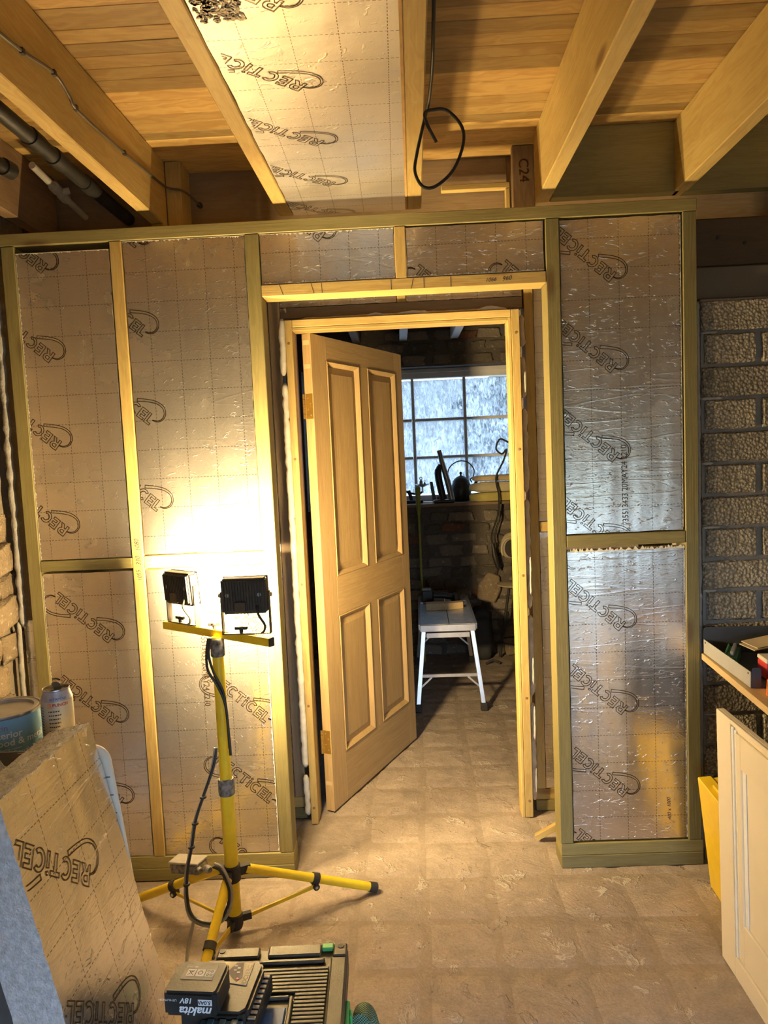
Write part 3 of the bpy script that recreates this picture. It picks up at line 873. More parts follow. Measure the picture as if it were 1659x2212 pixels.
for z in (1.70, .30):
    h = MB().box((-.0016,.003,z-.05), (-.0002,.036,z+.05)).build('hinge', 'brass', door, bevel=.0004)
    kb = MB()
    for q in range(5): kb.lathe([(.005,-.05+q*.02+.0006),(.005,-.05+(q+1)*.02-.0006)], 10, T(-.007,.041,z))
    kb.build('knuckle', 'brass', h)
    sw2 = MB()
    for dz, dy in ((-.035,.014),(-.012,.026),(.012,.014),(.035,.026)): sw2.lathe([(.0035,0),(.0035,.0009),(.0015,.0012)], 8, frame((-1,0,0), loc=(-.0016,dy,z+dz)))
    sw2.build('screw', 'steel_screw', h)

# ================================================================== FAR ROOM
wf = struct('wall_far', 'dark rubble wall of the far room with a paned window')
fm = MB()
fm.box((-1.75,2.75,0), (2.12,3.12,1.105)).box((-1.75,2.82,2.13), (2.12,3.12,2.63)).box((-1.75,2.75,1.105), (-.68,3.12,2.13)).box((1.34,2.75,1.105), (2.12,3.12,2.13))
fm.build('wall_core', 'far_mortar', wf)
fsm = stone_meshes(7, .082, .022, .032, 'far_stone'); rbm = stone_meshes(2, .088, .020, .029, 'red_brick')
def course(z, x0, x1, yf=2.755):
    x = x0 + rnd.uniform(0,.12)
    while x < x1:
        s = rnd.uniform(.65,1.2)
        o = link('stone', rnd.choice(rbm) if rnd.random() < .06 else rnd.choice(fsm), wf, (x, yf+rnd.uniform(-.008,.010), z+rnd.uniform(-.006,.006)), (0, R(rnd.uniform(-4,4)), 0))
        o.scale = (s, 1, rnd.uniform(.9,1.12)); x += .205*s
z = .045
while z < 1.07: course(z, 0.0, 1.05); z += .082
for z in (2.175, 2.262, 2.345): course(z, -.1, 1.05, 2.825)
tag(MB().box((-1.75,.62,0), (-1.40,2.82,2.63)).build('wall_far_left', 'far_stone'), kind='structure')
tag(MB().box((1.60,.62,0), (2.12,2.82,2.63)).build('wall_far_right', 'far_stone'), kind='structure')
sill = MB().box((-.66,2.70,1.107), (1.32,2.975,1.130)).build('sill', 'oldwood_x', wf, bevel=.004)
for x in (-.27,.07,.44,.83):
    MB().box((x-.028,.65,2.318), (x+.028,2.80,2.50)).build('beam', 'white_paint' if x > 0 else 'oldwood_y', wf, bevel=.003)
MB().box((-1.40,2.76,2.40), (1.60,2.80,2.60)).build('beam', 'oldwood_x', wf)
MB().box((-1.40,.62,2.505), (1.60,2.76,2.53)).build('boards', 'oldwood_x', wf)
# window
win = struct('window_1', 'white painted window of small grimy panes with daylight behind')
YW = 2.985
MB().box((-.68,YW-.03,2.058), (1.34,YW+.05,2.128)).box((-.68,YW-.045,2.098), (1.34,YW-.031,2.128)).build('frame_head', 'white_paint', win, bevel=.003)
MB().box((-.68,YW-.03,1.132), (1.34,YW+.05,1.180)).build('frame_rail', 'white_paint', win, bevel=.003)
MB().box((-.68,YW-.03,1.1805), (-.655,YW+.05,2.0575)).build('frame_side', 'white_paint', win)
MB().box((1.30,YW-.03,1.1805), (1.34,YW+.05,2.0575)).build('frame_side', 'white_paint', win)
xs = [-.654,-.264,.126,.516,.906,1.298]; zs = [1.183,1.465,1.749,2.055]
for x in xs[1:-1]: MB().box((x-.011,YW-.018,1.181), (x+.011,YW+.03,2.057)).build('glazing_bar', 'white_paint', win, bevel=.003)
for z in zs[1:-1]:
    for a, b in zip(xs, xs[1:]): MB().box((a+.012,YW-.016,z-.010), (b-.012,YW+.028,z+.010)).build('glazing_bar', 'white_paint', win, bevel=.003)
for a, b in zip(xs, xs[1:]):
    for c, d in zip(zs, zs[1:]):
        pc = ((a+b)/2, YW+.012, (c+d)/2)
        MB().box((-(b-a)/2+.008,-.002,-(d-c)/2+.008), ((b-a)/2-.008,.002,(d-c)/2-.008)).build('pane', 'dirty_glass', win, loc=pc)
# neighbour's roof outside, guessed through the grime
nb = empty('neighbour_house', (4.2,13,-.3)); tag(nb, 'pale outline of a gabled house outside the grimy window', 'house')
MB().box((-2.6,-2,0), (4,3,3.0)).build('house_wall', 'plaster', nb)
MB().prism([(-2.9,2.9),(4.3,2.9),(.7,5.0)], lambda u, v, w: (u, w, v), -2.2, 3.2).build('house_roof', 'far_stone', nb)

# ---- aluminium work platform
bp = empty('work_platform', (.245,1.63,0), (0,0,R(-1.5)))
tag(bp, 'folding aluminium step platform standing just past the oak door', 'platform')
ZP = .505; L = .86; hw = .160
pl = MB().box((-hw,0,ZP-.004), (.006,L,ZP)).build('deck', 'zinc', bp, bevel=.001)
MB().box((.010,0,ZP-.004), (hw,L,ZP)).build('deck', 'zinc', bp, bevel=.001)
MB().box((-hw-.002,-.004,ZP-.044), (hw+.002,.02,ZP-.0045)).build('end_rail', 'aluminium', bp, bevel=.002)
MB().box((-hw-.002,L-.02,ZP-.044), (hw+.002,L+.004,ZP-.0045)).build('end_rail', 'aluminium', bp, bevel=.002)
for s in (-1, 1): MB().box((s*hw-.012,.021,ZP-.040), (s*hw+.012,L-.021,ZP-.0045)).build('side_rail', 'aluminium', bp, bevel=.002)
def strut(mb, a, b, w2, d2):
    a, b = Vector(a), Vector(b); M = frame(b-a, (1,0,0), a); l = (b-a).length
    return mb.box((-w2/2,-d2/2,0), (w2/2,d2/2,l), 0, M)
for e, y0, y1 in ((0,.02,-.045),(1,L-.02,L+.05)):
    for s in (-1, 1):
        leg = strut(MB(), (s*(hw-.018),y0,ZP-.046), (s*(hw+.030),y1,.030), .026, .022).build('leg', 'aluminium', bp, bevel=.002)
        MB().box((s*(hw+.031)-.020,y1-.018,0), (s*(hw+.031)+.020,y1+.018,.048)).build('rubber_foot', 'dark_rubber', leg, bevel=.004)
    MB().box((-hw+.034,y0-.010,ZP-.084), (hw-.034,y0+.008,ZP-.055)).build('leg_rail', 'aluminium', bp, bevel=.001)
    ym = y0+(y1-y0)*.62
    MB().box((-hw-.002,ym-.008,.197), (hw+.002,ym+.008,.216)).build('leg_rail', 'aluminium', bp, bevel=.001)
    for s in (-1, 1):
        strut(MB(), (s*.105,ym-.002,.196), (s*(hw+.012),ym-.004,.135), .010, .004).build('brace', 'aluminium', bp)
# what lies on the platform
bl = empty('sanding_block', (.255,2.03,ZP+.0005), (0,0,R(4)))
tag(bl, 'curved pale wooden block lying across the aluminium platform', 'block')
MB().prism([(-.125,-.028),(.01,-.040),(.115,-.022),(.118,.03),(.01,.030),(-.118,.04)], lambda u, v, w: Vector((u, v, w)), 0, .042).build('body', 'beech', bl, bevel=.002)
kn = empty('ball_knob', (.385,2.09,ZP+.0005)); tag(kn, 'small polished ball knob beside the wooden block', 'knob')
MB().lathe([(.006,0),(.008,.004),(.016,.010),(.0195,.02),(.016,.030),(.008,.037),(.001,.039)], 16).build('ball', 'tin_metal', kn, smooth=True)
pt = empty('power_tool', (.215,2.24,ZP+.0005), (0,0,R(-4)))
tag(pt, 'black hand-held power tool lying at the far end of the platform', 'power tool')
MB().prism(rrect(-.10,-.035,-.02,.035,.012), lambda u, v, w: Vector((u, v, w)), .012, .085).build('motor_housing', 'black_plastic', pt, bevel=.004)
MB().tube(bez([(-.04,0,.05),(.04,0,.045),(.10,0,.035)]), .021, 10).build('handle', 'black_plastic', pt, smooth=True)
MB().lathe([(.022,0),(.030,.006),(.030,.045),(.020,.058),(.004,.062)], 16, T(.125,0,.0)).build('battery_end', 'iron', pt, smooth=True)
MB().box((-.11,-.045,0), (.05,.045,.011)).build('sole', 'tin_metal', pt, bevel=.002)
MB().box((-.095,-.030,.0855), (-.035,.030,.094)).build('top_plate', 'silver_grey', pt, bevel=.002)
MB().tube(bez([(-.09,-.052,.006),(-.02,-.056,.010),(.05,-.05,.012)]), .004, 6).build('trim_strip', 'red_plastic', pt)

# ---- long handled tool leaning on the sill
po = empty('long_pole', (.128,2.57,0)); tag(po, 'slim olive-green long handle leaning up against the window sill', 'pole')
MB().tube([(0,0,0.002),(0,.085,1.06)], .0095, 10).build('shaft', 'olive_pole', po, smooth=True)
MB().tube([(0,.085,1.055),(0,.088,1.10),(0,.095,1.18),(0,.101,1.255),(0,.102,1.268)], [.0105,.016,.018,.021,.010], 12).build('grip', 'olive_pole', po, smooth=True)

# ---- on the window sill
ZS = 1.1305
kt = empty('iron_kettle', (.458,2.868,ZS)); tag(kt, 'black cast-iron kettle with a hoop handle on the window sill', 'kettle')
MB().lathe([(.055,0),(.062,.008),(.072,.05),(.077,.09),(.074,.115),(.064,.136),(.060,.142)], 24).build('body', 'kettle_iron', kt, smooth=True)
MB().lathe([(.064,.1425),(.062,.147),(.050,.166),(.030,.182),(.008,.190),(.0065,.198),(.011,.206),(.008,.216),(.001,.219)], 24).build('lid', 'kettle_iron', kt, smooth=True)
MB().tube(bez([(-.082,0,.13),(-.098,0,.19),(-.080,0,.255),(-.02,0,.296),(.05,0,.290),(.098,0,.235),(.092,0,.18),(.070,0,.160),(.082,0,.135)]), .0042, 8).build('hoop_handle', 'iron', kt, smooth=True)
MB().tube(bez([(.080,0,.09),(.105,0,.12),(.120,0,.155),(.142,0,.168)]), [.016]*8+[.012]*8+[.009]*8+[.007], 8).build('spout', 'kettle_iron', kt, smooth=True)
vc = empty('handheld_vacuum', (.322,2.755,ZS)); tag(vc, 'grey and black hand vacuum standing tilted in its dock on the sill', 'vacuum')
MB().prism([(-.080,-.036),(.075,-.036),(.075,.036),(-.080,.036)], lambda u, v, w: Vector((u, v, w)), 0, .024).build('dock', 'black_plastic', vc, bevel=.008)
MB().tube([(.056,-.004,.020),(.030,-.004,.15),(-.008,-.004,.30),(-.026,-.004,.385)], [.0225,.0215,.0185,.0165], 14).build('tube_body', 'silver_grey', vc, smooth=True)
MB().tube(bez([(-.006,.002,.025),(-.026,.002,.12),(-.038,.002,.20),(-.034,.002,.245),(-.012,.002,.275)]), [.026]*16+[.026]*8+[.022]*8+[.012], 12).build('handle', 'black_plastic', vc, smooth=True)
ph = empty('cordless_handset', (.242,2.85,ZS)); tag(ph, 'thin dark stick-shaped handset tilted beside a red cap on the sill', 'handset')
MB().prism([(0,0),(.028,0),(.004,.155),(-.018,.155)], lambda u, v, w: Vector((u, w, v)), -.013, .013).build('body', 'grey_plastic', ph, bevel=.004)
MB().lathe([(.018,0),(.018,.028),(.014,.034)], 14, T(.050,.0,.012)).build('cap', 'red_plastic', ph, smooth=True)
bs = empty('balance_scale', (.115,2.87,ZS)); tag(bs, 'old iron balance scale with pan and weights by the window', 'scale')
MB().box((-.17,-.055,0), (.055,.055,.022)).build('base', 'iron', bs, bevel=.008)
MB().tube(bez([(-.03,0,.022),(-.04,0,.06),(-.05,0,.095)]), .014, 10).build('pillar', 'iron', bs, smooth=True)
MB().tube(bez([(-.15,0,.085),(-.09,0,.095),(-.04,0,.075),(.02,0,.065),(.05,0,.08)]), .008, 8).build('beam_arm', 'iron', bs, smooth=True)
MB().lathe([(.006,.075),(.007,.115),(.03,.123),(.055,.137),(.056,.140),(.03,.128),(.004,.126)], 20, T(.055,0,0), cap=False).build('pan', 'tin_metal', bs, smooth=True)
MB().lathe([(.02,.11),(.05,.15),(.052,.153)], 20, T(-.15,0,.04), cap=False).build('pan', 'tin_metal', bs, smooth=True)
for k, (dx, s) in enumerate(((.045,1.0),(.072,.62))):
    wt = empty('scale_weight', (.115+dx,2.87,ZS+.1268)); tag(wt, ('larger ringed brass weight standing in the scale pan','smaller brass weight standing in the scale pan')[k], 'weight')
    MB().lathe([(.013*s,0),(.014*s,.006*s),(.012*s,.034*s),(.007*s,.040*s),(.006*s,.046*s),(.001,.047*s)], 14).build('body', 'silver_grey', wt, smooth=True)
    MB().tube([(.010*s*math.cos(a*.5236),0,.055*s+.010*s*math.sin(a*.5236)) for a in range(12)], .003*s, 6, closed=True).build('ring', 'silver_grey', wt, smooth=True)
def sack(name, loc, sx, sy, sz, mat, label, lumps=.16):
    bm = bmesh.new(); bmesh.ops.create_icosphere(bm, subdivisions=4, radius=1.0); sd = rnd.uniform(0,99)
    for v in bm.verts:
        p = v.co.copy(); q = Vector([math.copysign(abs(c)**.55, c) for c in p]); q /= max(1, q.length/1.22)
        g = 1 + lumps*noise.noise((p.x*2+sd, p.y*2, p.z*2)) + .4*lumps*noise.noise((p.x*6+sd, p.y*6, p.z*6))
        z = q.z*sz*g
        v.co = Vector((q.x*sx*g, q.y*sy*g, max(-sz*.92, z) + sz*.92))
    me = bpy.data.meshes.new(name); bm.to_mesh(me); bm.free(); me.materials.append(MAT[mat])
    for p in me.polygons: p.use_smooth = True
    return tag(link(name, me, None, loc), label, 'sack')
sack('folded_sack', (.71,2.742,ZS+.001), .205, .042, .034, 'sack_yellow', 'flat yellowish sack at the bottom of the pile on the sill', .10)
sack('folded_sack', (.71,2.742,ZS+.068), .195, .040, .038, 'sack', 'plump tan sack in the middle of the pile on the sill', .10)
sack('folded_sack', (.72,2.742,ZS+.145), .19, .038, .024, 'dusty_tan', 'thin dusty sack on top of the pile on the sill', .10)
bg_ = empty('plastic_bag', (.89,2.86,ZS+.001)); tag(bg_, 'crumpled pale plastic bag standing on the sacks at the window', 'bag')
MB().lathe([(.07,0),(.078,.05),(.075,.22),(.065,.31),(.045,.37),(.02,.39)], 14).build('film', 'bag_clear', bg_, smooth=True)
ec = empty('hanging_flex', (.68,2.645,.70)); tag(ec, 'dark looped electric flex hanging from the sill past the stones', 'cable')
MB().tube(bez([(.11,.03,.85),(.05,.03,.875),(.02,.03,.81),(.06,.03,.77),(.095,.03,.80),(.07,.03,.72),(.012,.02,.60),(.025,.0,.47),(.012,.0,.33),(-.035,.0,.19),(-.02,.0,.06)]), .0065, 7).build('cord', 'cable_black', ec, smooth=True)
MB().tube(bez([(.028,.0,.40),(.022,.0,.30),(-.012,.0,.19),(-.008,.0,.10)]), .0055, 7).build('cord', 'cable_black', ec, smooth=True)
MB().tube([(-.03,0,.13),(-.018,0,.04),(.002,0,-.04),(.006,0,-.07)], [.010,.020,.017,.004], 10).build('plug', 'black_plastic', ec, smooth=True)
# heap by the far wall
hm = empty('dusty_mask', (.79,2.68,.80)); tag(hm, 'dusty upturned mask hanging under the flex on the far wall', 'mask')
MB().prism([(.075*math.cos(R(a)), .10*math.sin(R(a))) for a in range(-60,241,15)], lambda u, v, w: Vector((u, w, v)), 0, .05).build('shell', 'dusty_tan', hm, bevel=.01)
MB().tube([(.072*math.cos(R(a)), -.004, .085*math.sin(R(a))-.02) for a in range(-30,211,12)], .008, 8).build('rim', 'sack', hm, smooth=True)
MB().prism([(.05*math.cos(R(a)), .065*math.sin(R(a))-.015) for a in range(0,360,20)], lambda u, v, w: Vector((u, w, v)), -.008, -.001).build('opening', 'iron', hm)
st = empty('bar_stool', (.775,2.54,0)); tag(st, 'dusty round metal stool among the clutter by the far wall', 'stool')
MB().lathe([(.01,.545),(.07,.53),(.115,.545),(.118,.553),(.07,.565),(.01,.566)], 22).build('seat', 'dusty_tan', st, smooth=True)
for a in range(3):
    q = R(30+a*120); MB().tube([(.03*math.cos(q),.03*math.sin(q),.545),(.12*math.cos(q),.12*math.sin(q),.012)], .010, 8).build('leg', 'iron', st, smooth=True)
MB().tube([(.105*math.cos(R(a)),.105*math.sin(R(a)),.14) for a in range(0,360,15)], .006, 6, closed=True).build('foot_ring', 'iron', st, smooth=True)
sack('rubble_sack', (.545,2.635,.002), .082, .070, .19, 'black_bag', 'bulging black rubble sack behind the aluminium platform', .22)
for k, (x, y, z, ry, lab) in enumerate(((.60,2.70,.36,14,'broad tan stone slab leaning above the black sack'),(.80,2.66,.20,-10,'upright stone slab leaning beside the metal stool'))):
    sl = empty('stone_slab', (x,y,z-.2+.01 if k else .40), (R(-8),R(ry),0)); tag(sl, lab, 'stone slab')
    MB().prism([(-.07,0),(.06,.0),(.085,.10),(.055,.20),(-.03,.21),(-.085,.11)], lambda u, v, w: Vector((u, w, v)), -.02, .02).build('slab', 'stone', sl, bevel=.008)
cs = empty('spring_clamp', (.60,2.44,.0)); tag(cs, 'small dark clamp lying on the floor by the sack', 'clamp')
MB().tube(bez([(-.05,0,.012),(0,.01,.03),(.05,0,.012)]), .008, 7).build('jaw', 'iron', cs, smooth=True)

# ================================================================== TRIPOD WORK LIGHT
TX, TY = -.585, -.295
tp = empty('tripod_stand', (TX,TY,0)); tag(tp, 'yellow tubular tripod stand with a cross bar for two floodlights', 'tripod')
MB().lathe([(.0215,.055),(.0215,.505)], 20).build('pole', 'yellow_paint', tp, smooth=True)
MB().lathe([(.0185,.505),(.0175,.965)], 20).build('pole', 'yellow_paint', tp, smooth=True)
MB().lathe([(.0235,.46),(.0255,.463),(.0255,.505),(.0235,.512),(.0190,.513)], 20).build('collar', 'worn_collar', tp, smooth=True)
MB().lathe([(.0205,.905),(.022,.908),(.022,.957),(.018,.962)], 20).build('collar', 'worn_collar', tp, smooth=True)
hub = MB().lathe([(.0235,.175),(.027,.178),(.027,.225),(.0235,.229),(.022,.229)], 20).build('hub', 'dark_rubber', tp, smooth=True)
fb = MB().lathe([(.012,.012),(.022,.018),(.0255,.03),(.0255,.062),(.0215,.066)], 20).build('foot_hub', 'dark_rubber', tp, smooth=True)
def legs(ax, ay, name=''):
    d = Vector((ax, ay, 0)).normalized()
    h0 = Vector((0,0,.205)) + d*.045; h1 = Vector((ax, ay, .020))
    lg = MB().tube([h0, h1], .0145, 14).build('leg', 'yellow_paint', tp, smooth=True)
    dn = (h1-h0).normalized()
    MB().tube([h1 - dn*.022, h1 + dn*.006], .0165, 14).build('rubber_cap', 'dark_rubber', lg, smooth=True)
    mid = h0.lerp(h1, .52)
    MB().tube([mid-dn*.011, mid+dn*.011], .0185, 14).build('clamp_ring', 'dark_rubber', lg, smooth=True)
    sd = Vector((-d.y, d.x, 0))
    cl = mid - Vector((0,0,.026))
    MB().lathe([(.011,-.012),(.011,.012)], 12, frame(sd, loc=cl)).build('clamp_lug', 'dark_rubber', lg, smooth=True)
    MB().lathe([(.005,-.014),(.005,.014)], 10, frame(sd, loc=cl)).build('bolt', 'steel_screw', lg, smooth=True)
    lug = Vector((0,0,.046)) + d*.045
    strut(MB(), lug, cl, .005, .017).build('brace', 'yellow_paint', tp, bevel=.001)
    MB().box((-.008,.0,.036), (.008,.052,.058), 0, frame((0,0,1), Vector((d.y,-d.x,0)))).build('brace_lug', 'dark_rubber', fb)
    MB().box((-.009,.0,.190), (.009,.058,.218), 0, frame((0,0,1), Vector((d.y,-d.x,0)))).build('leg_lug', 'dark_rubber', hub)
legs(-.385, .155); legs(.440, .185); legs(-.035, -.37)
# cross bar
B0, B1 = Vector((-.800,-.13,.972)) - Vector((TX,TY,0)), Vector((-.395,-.41,.972)) - Vector((TX,TY,0))
bd = (B1-B0).normalized(); bar = MB().box((-.0125,-.010,0), (.0125,.010,(B1-B0).length), 0, frame(bd, (0,0,1), B0)).build('cross_bar', 'yellow_paint', tp, bevel=.001)
MB().box((-.0128,-.0103,0), (.0128,.0103,.003), 0, frame(bd, (0,0,1), B1)).build('end_plug', 'dark_rubber', bar)
def knob(p, parent, name='wing_knob'):
    mb = MB().lathe([(.006,0),(.006,.010),(.009,.011),(.009,.018),(.004,.020)], 12, T(*p))
    mb.box((p[0]-.019,p[1]-.005,p[2]+.010), (p[0]+.019,p[1]+.005,p[2]+.019))
    return mb.build(name, 'dark_rubber', parent, bevel=.001)
bm_ = (B0+B1)/2; knob((bm_.x, bm_.y, .985), bar)
# cables on the stand (parts of it: they are strapped to the pole)
def cab(pts, r=.0042, mat='cable_black', par=None, name='cable'): return MB().tube(bez(pts, 7), r, 8).build(name, mat, par or tp, smooth=True)
cab([(-.012,-.05,.975),(-.022,-.045,.93),(-.026,-.030,.87),(.0,-.030,.82),(.020,-.028,.76),(.026,-.030,.66),(.028,-.032,.60)])
cab([(-.006,-.05,.975),(-.016,-.045,.92),(-.006,-.035,.86),(.016,-.028,.80),(.023,-.026,.72),(.025,-.028,.62)])
cab([(-.018,-.02,.62),(-.03,-.03,.56),(-.06,-.05,.48),(-.085,-.06,.41),(-.10,-.07,.33),(-.115,-.08,.26),(-.118,-.09,.18),(-.10,-.10,.125),(-.04,-.11,.11),(.0,-.10,.14),(.01,-.08,.19),(-.02,-.05,.235),(-.05,-.03,.24)], .0045)
cab([(-.022,-.02,.62),(-.036,-.03,.55),(-.066,-.05,.47),(-.091,-.06,.40),(-.106,-.07,.32),(-.121,-.08,.25),(-.124,-.09,.17),(-.105,-.10,.115),(-.04,-.11,.10),(.006,-.10,.13),(.017,-.08,.19),(-.014,-.05,.245),(-.045,-.03,.25)], .0045, 'cable_grey')
for p in ((-.061,-.05,.478),(-.101,-.07,.33),(-.119,-.085,.22),(-.088,-.06,.40)):
    MB().lathe([(.0105,-.003),(.0105,.003)], 10, T(*p)).build('cable_tie', 'dark_rubber', tp)
# junction box strapped on the leg
jb = MB().box((-.058,-.026,0), (.058,.026,.032), 0, T(-.150,.045,.185) @ RZ(158) @ RY(8)).build('junction_box', 'worn_collar', tp, bevel=.004)
MB().box((-.060,-.028,.033), (.060,.028,.040), 0, T(-.150,.045,.185) @ RZ(158) @ RY(8)).build('box_lid', 'cable_grey', jb, bevel=.002)
for k in (0,1): MB().lathe([(.012,0),(.012,.016),(.008,.024)], 12, frame((.75,-.6,.12), loc=(-.118+.03*k,.012+.004*k,.208))).build('cable_gland', 'worn_collar', jb, smooth=True)
# supply flex trailing from the stand to the tool case
cab([(-.10,-.10,.112),(-.11,-.14,.05),(-.10,-.20,.008),(-.07,-.28,.006),(-.02,-.36,.006),(.05,-.42,.008),(.10,-.455,.010)], .0055, 'cable_grey', None, 'supply_cable')

def floodlight(cx, cy, z0, yaw, tilt, label, scale=1.0):
    """standing on the bar; local +Y is where it shines"""
    t = empty('floodlight', (cx,cy,z0), (0,0,R(yaw))); tag(t, label, 'floodlight', 'floodlights on the tripod')
    Wd, Hh = .068*scale, .054*scale; piv = .118
    M = T(0,0,piv) @ RX(tilt)
    body = MB().box((-Wd,-.020,-Hh), (Wd,.016,Hh), 0, M).build('housing', 'lamp_body', t, bevel=.006, seg=2)
    fins = []
    for k in range(15):
        x = -Wd + .010 + k*(2*Wd-.020)/14
        MB().box((x-.0012,-.026,-Hh+.012), (x+.0012,-.0195,Hh-.008), 0, M).build('cooling_fin', 'lamp_body', body)
    MB().box((-.016,-.030,-Hh-.002), (.018,-.0195,-Hh+.030), 0, M @ T(-.012,0,.010)).build('label_plate', 'lamp_body', body, bevel=.002)
    MB().prism(rrect(-Wd+.006,-Hh+.006,Wd-.006,Hh-.006,.004), lambda u, v, w: M @ Vector((u, w, v)), .0165, .0185).build('lamp_glass', 'lamp_glass', body)
    MB().box((-Wd,.0165,-Hh), (-Wd+.005,.021,Hh), 0, M).box((Wd-.005,.0165,-Hh), (Wd,.021,Hh), 0, M).box((-Wd+.005,.0165,Hh-.005), (Wd-.005,.021,Hh), 0, M).box((-Wd+.005,.0165,-Hh), (Wd-.005,.021,-Hh+.005), 0, M).build('bezel', 'lamp_body', body)
    for s in (-1, 1):
        MB().box((s*(Wd+.004)-.002,-.010,.0), (s*(Wd+.004)+.002,.010,piv+.012)).build('bracket_arm', 'lamp_body', t, bevel=.001)
        MB().lathe([(.007,0),(.007,.006),(.004,.008)], 10, frame((s,0,0), loc=(s*(Wd+.006),0,piv))).build('pivot_bolt', 'steel_screw', t)
        MB().lathe([(.006,0),(.006,.005)], 10, frame((0,-1,0), loc=(s*(Wd-.020),-.020,piv+.004))).build('rear_bolt', 'silver_grey', t)
    MB().box((-Wd-.006,-.008,-.0005), (Wd+.006,.008,.0025)).build('bracket_base', 'lamp_body', t, bevel=.001)
    knob((-.018,0,.003), t)
    MB().tube(bez([(.040,-.022,piv-.030),(.046,-.034,piv-.055),(.060,-.022,.030),(.056,-.02,.012),(.048,-.022,.006)]), .0038, 7).build('lamp_lead', 'cable_black', t, smooth=True)
    ld = bpy.data.lights.new('floodlight_beam', 'AREA'); ld.shape = 'RECTANGLE'; ld.size = 2*Wd-.014; ld.size_y = 2*Hh-.014
    ld.energy = LAMP_W; ld.color = LAMP_COL; ld.spread = R(180)
    lo = bpy.data.objects.new('floodlight_beam', ld); COL.objects.link(lo); lo.parent = t
    lo.matrix_local = M @ T(0,.0235,0) @ RX(90)
    return t
c0 = B0.lerp(B1, .20) + Vector((TX,TY,0)); c1 = B0.lerp(B1, .80) + Vector((TX,TY,0))
floodlight(c0.x, c0.y, .985+.001, -35, 4, 'black floodlight on the far end of the yellow bar, turned towards the door', .98)
floodlight(c1.x, c1.y, .985+.001, -2, 4, 'black floodlight on the near end of the yellow bar, facing the wall', 1.0)

# ================================================================== OVERHEAD CABLES AND PIPES
cb_ = empty('ceiling_flex', (0,0,0)); tag(cb_, 'grey cable clipped along the side of a deep ceiling joist', 'cable')
MB().tube(bez([(-.8235,-1.02,2.43),(-.820,-.864,2.444),(-.8175,-.758,2.456),(-.8145,-.61,2.484),(-.813,-.534,2.466),(-.8115,-.483,2.449),(-.805,-.183,2.466),(-.798,.14,2.494),(-.782,.188,2.492),(-.742,.194,2.486),(-.722,.24,2.48),(-.71,.318,2.473)], 6), .0042, 7).build('sheath', 'flex_brown', cb_, smooth=True)
for p in ((-.8195,-.758,2.456),(-.8165,-.61,2.484),(-.8140,-.50,2.452),(-.807,-.183,2.466)):
    MB().box((p[0]-.003,p[1]-.006,p[2]-.007), (p[0]+.007,p[1]+.006,p[2]+.007)).build('cable_clip', 'cable_black', cb_, bevel=.001)
MB().lathe([(.011,0),(.011,.010),(.005,.011)], 12, frame((0,-1,0), loc=(-.71,.3215,2.473))).build('grommet', 'cable_black', cb_)
lp = empty('looped_cable', (0,0,0)); tag(lp, 'black cable knotted in a hanging loop beside the middle joist', 'cable')
MB().tube(bez([(.103,-1.25,2.44),(.108,-1.02,2.42),(.113,-.85,2.40),(.116,-.72,2.385),(.113,-.60,2.372),(.106,-.565,2.356),(.100,-.57,2.335),(.080,-.57,2.262),(.073,-.57,2.215),(.092,-.57,2.178),(.125,-.57,2.178),(.170,-.57,2.215),(.197,-.57,2.275),(.195,-.57,2.320),(.160,-.57,2.360),(.125,-.575,2.362),(.103,-.585,2.350),(.108,-.58,2.325),(.130,-.57,2.285)], 7), .0042, 8).build('sheath', 'cable_black', lp, smooth=True)
pp = empty('waste_pipe', (0,0,0)); tag(pp, 'black plastic waste pipe running between the first two joists', 'pipe')
MB().tube([(-1.035,-1.6,2.46),(-.985,.318,2.435)], .023, 16).build('pipe', 'black_plastic', pp, smooth=True)
for y in (-.35,-.22,-.02):
    x = -1.035 + .05*(y+1.6)/1.918; MB().tube([(x,y-.03,2.46-.01303*(y-.03+1.6)),(x,y+.03,2.46-.01303*(y+.03+1.6))], .0265, 16).build('coupling', 'black_plastic', pp, smooth=True)
pw = empty('overflow_pipe', (0,0,0)); tag(pw, 'white plastic pipe with a fitting, high up between the joists', 'pipe')
MB().tube([(-1.16,-.05,2.50),(-1.155,.18,2.47),(-1.15,.318,2.452)], .012, 12).build('pipe', 'pipe_white', pw, smooth=True)
for y in (.10,.16): MB().lathe([(.017,-.018),(.0185,-.015),(.0185,.015),(.017,.018)], 14, frame((0,1,-.12), loc=(-1.1565,y,2.4805-(y-.1)*.13))).build('fitting', 'pipe_white', pw, smooth=True)
MB().tube([(-1.1565,.13,2.477),(-1.125,.14,2.485)], .011, 10).build('branch', 'pipe_white', pw, smooth=True)
p3 = empty('pipe_stub', (0,0,0)); tag(p3, 'capped black pipe stub in the dark corner of the ceiling', 'pipe')
MB().tube([(-1.24,-.35,2.465),(-1.205,-.13,2.462)], .021, 14).build('pipe', 'black_plastic', p3, smooth=True)
MB().tube([(-1.2075,-.145,2.462),(-1.201,-.105,2.4615)], .027, 14).build('cap', 'black_plastic', p3, smooth=True)

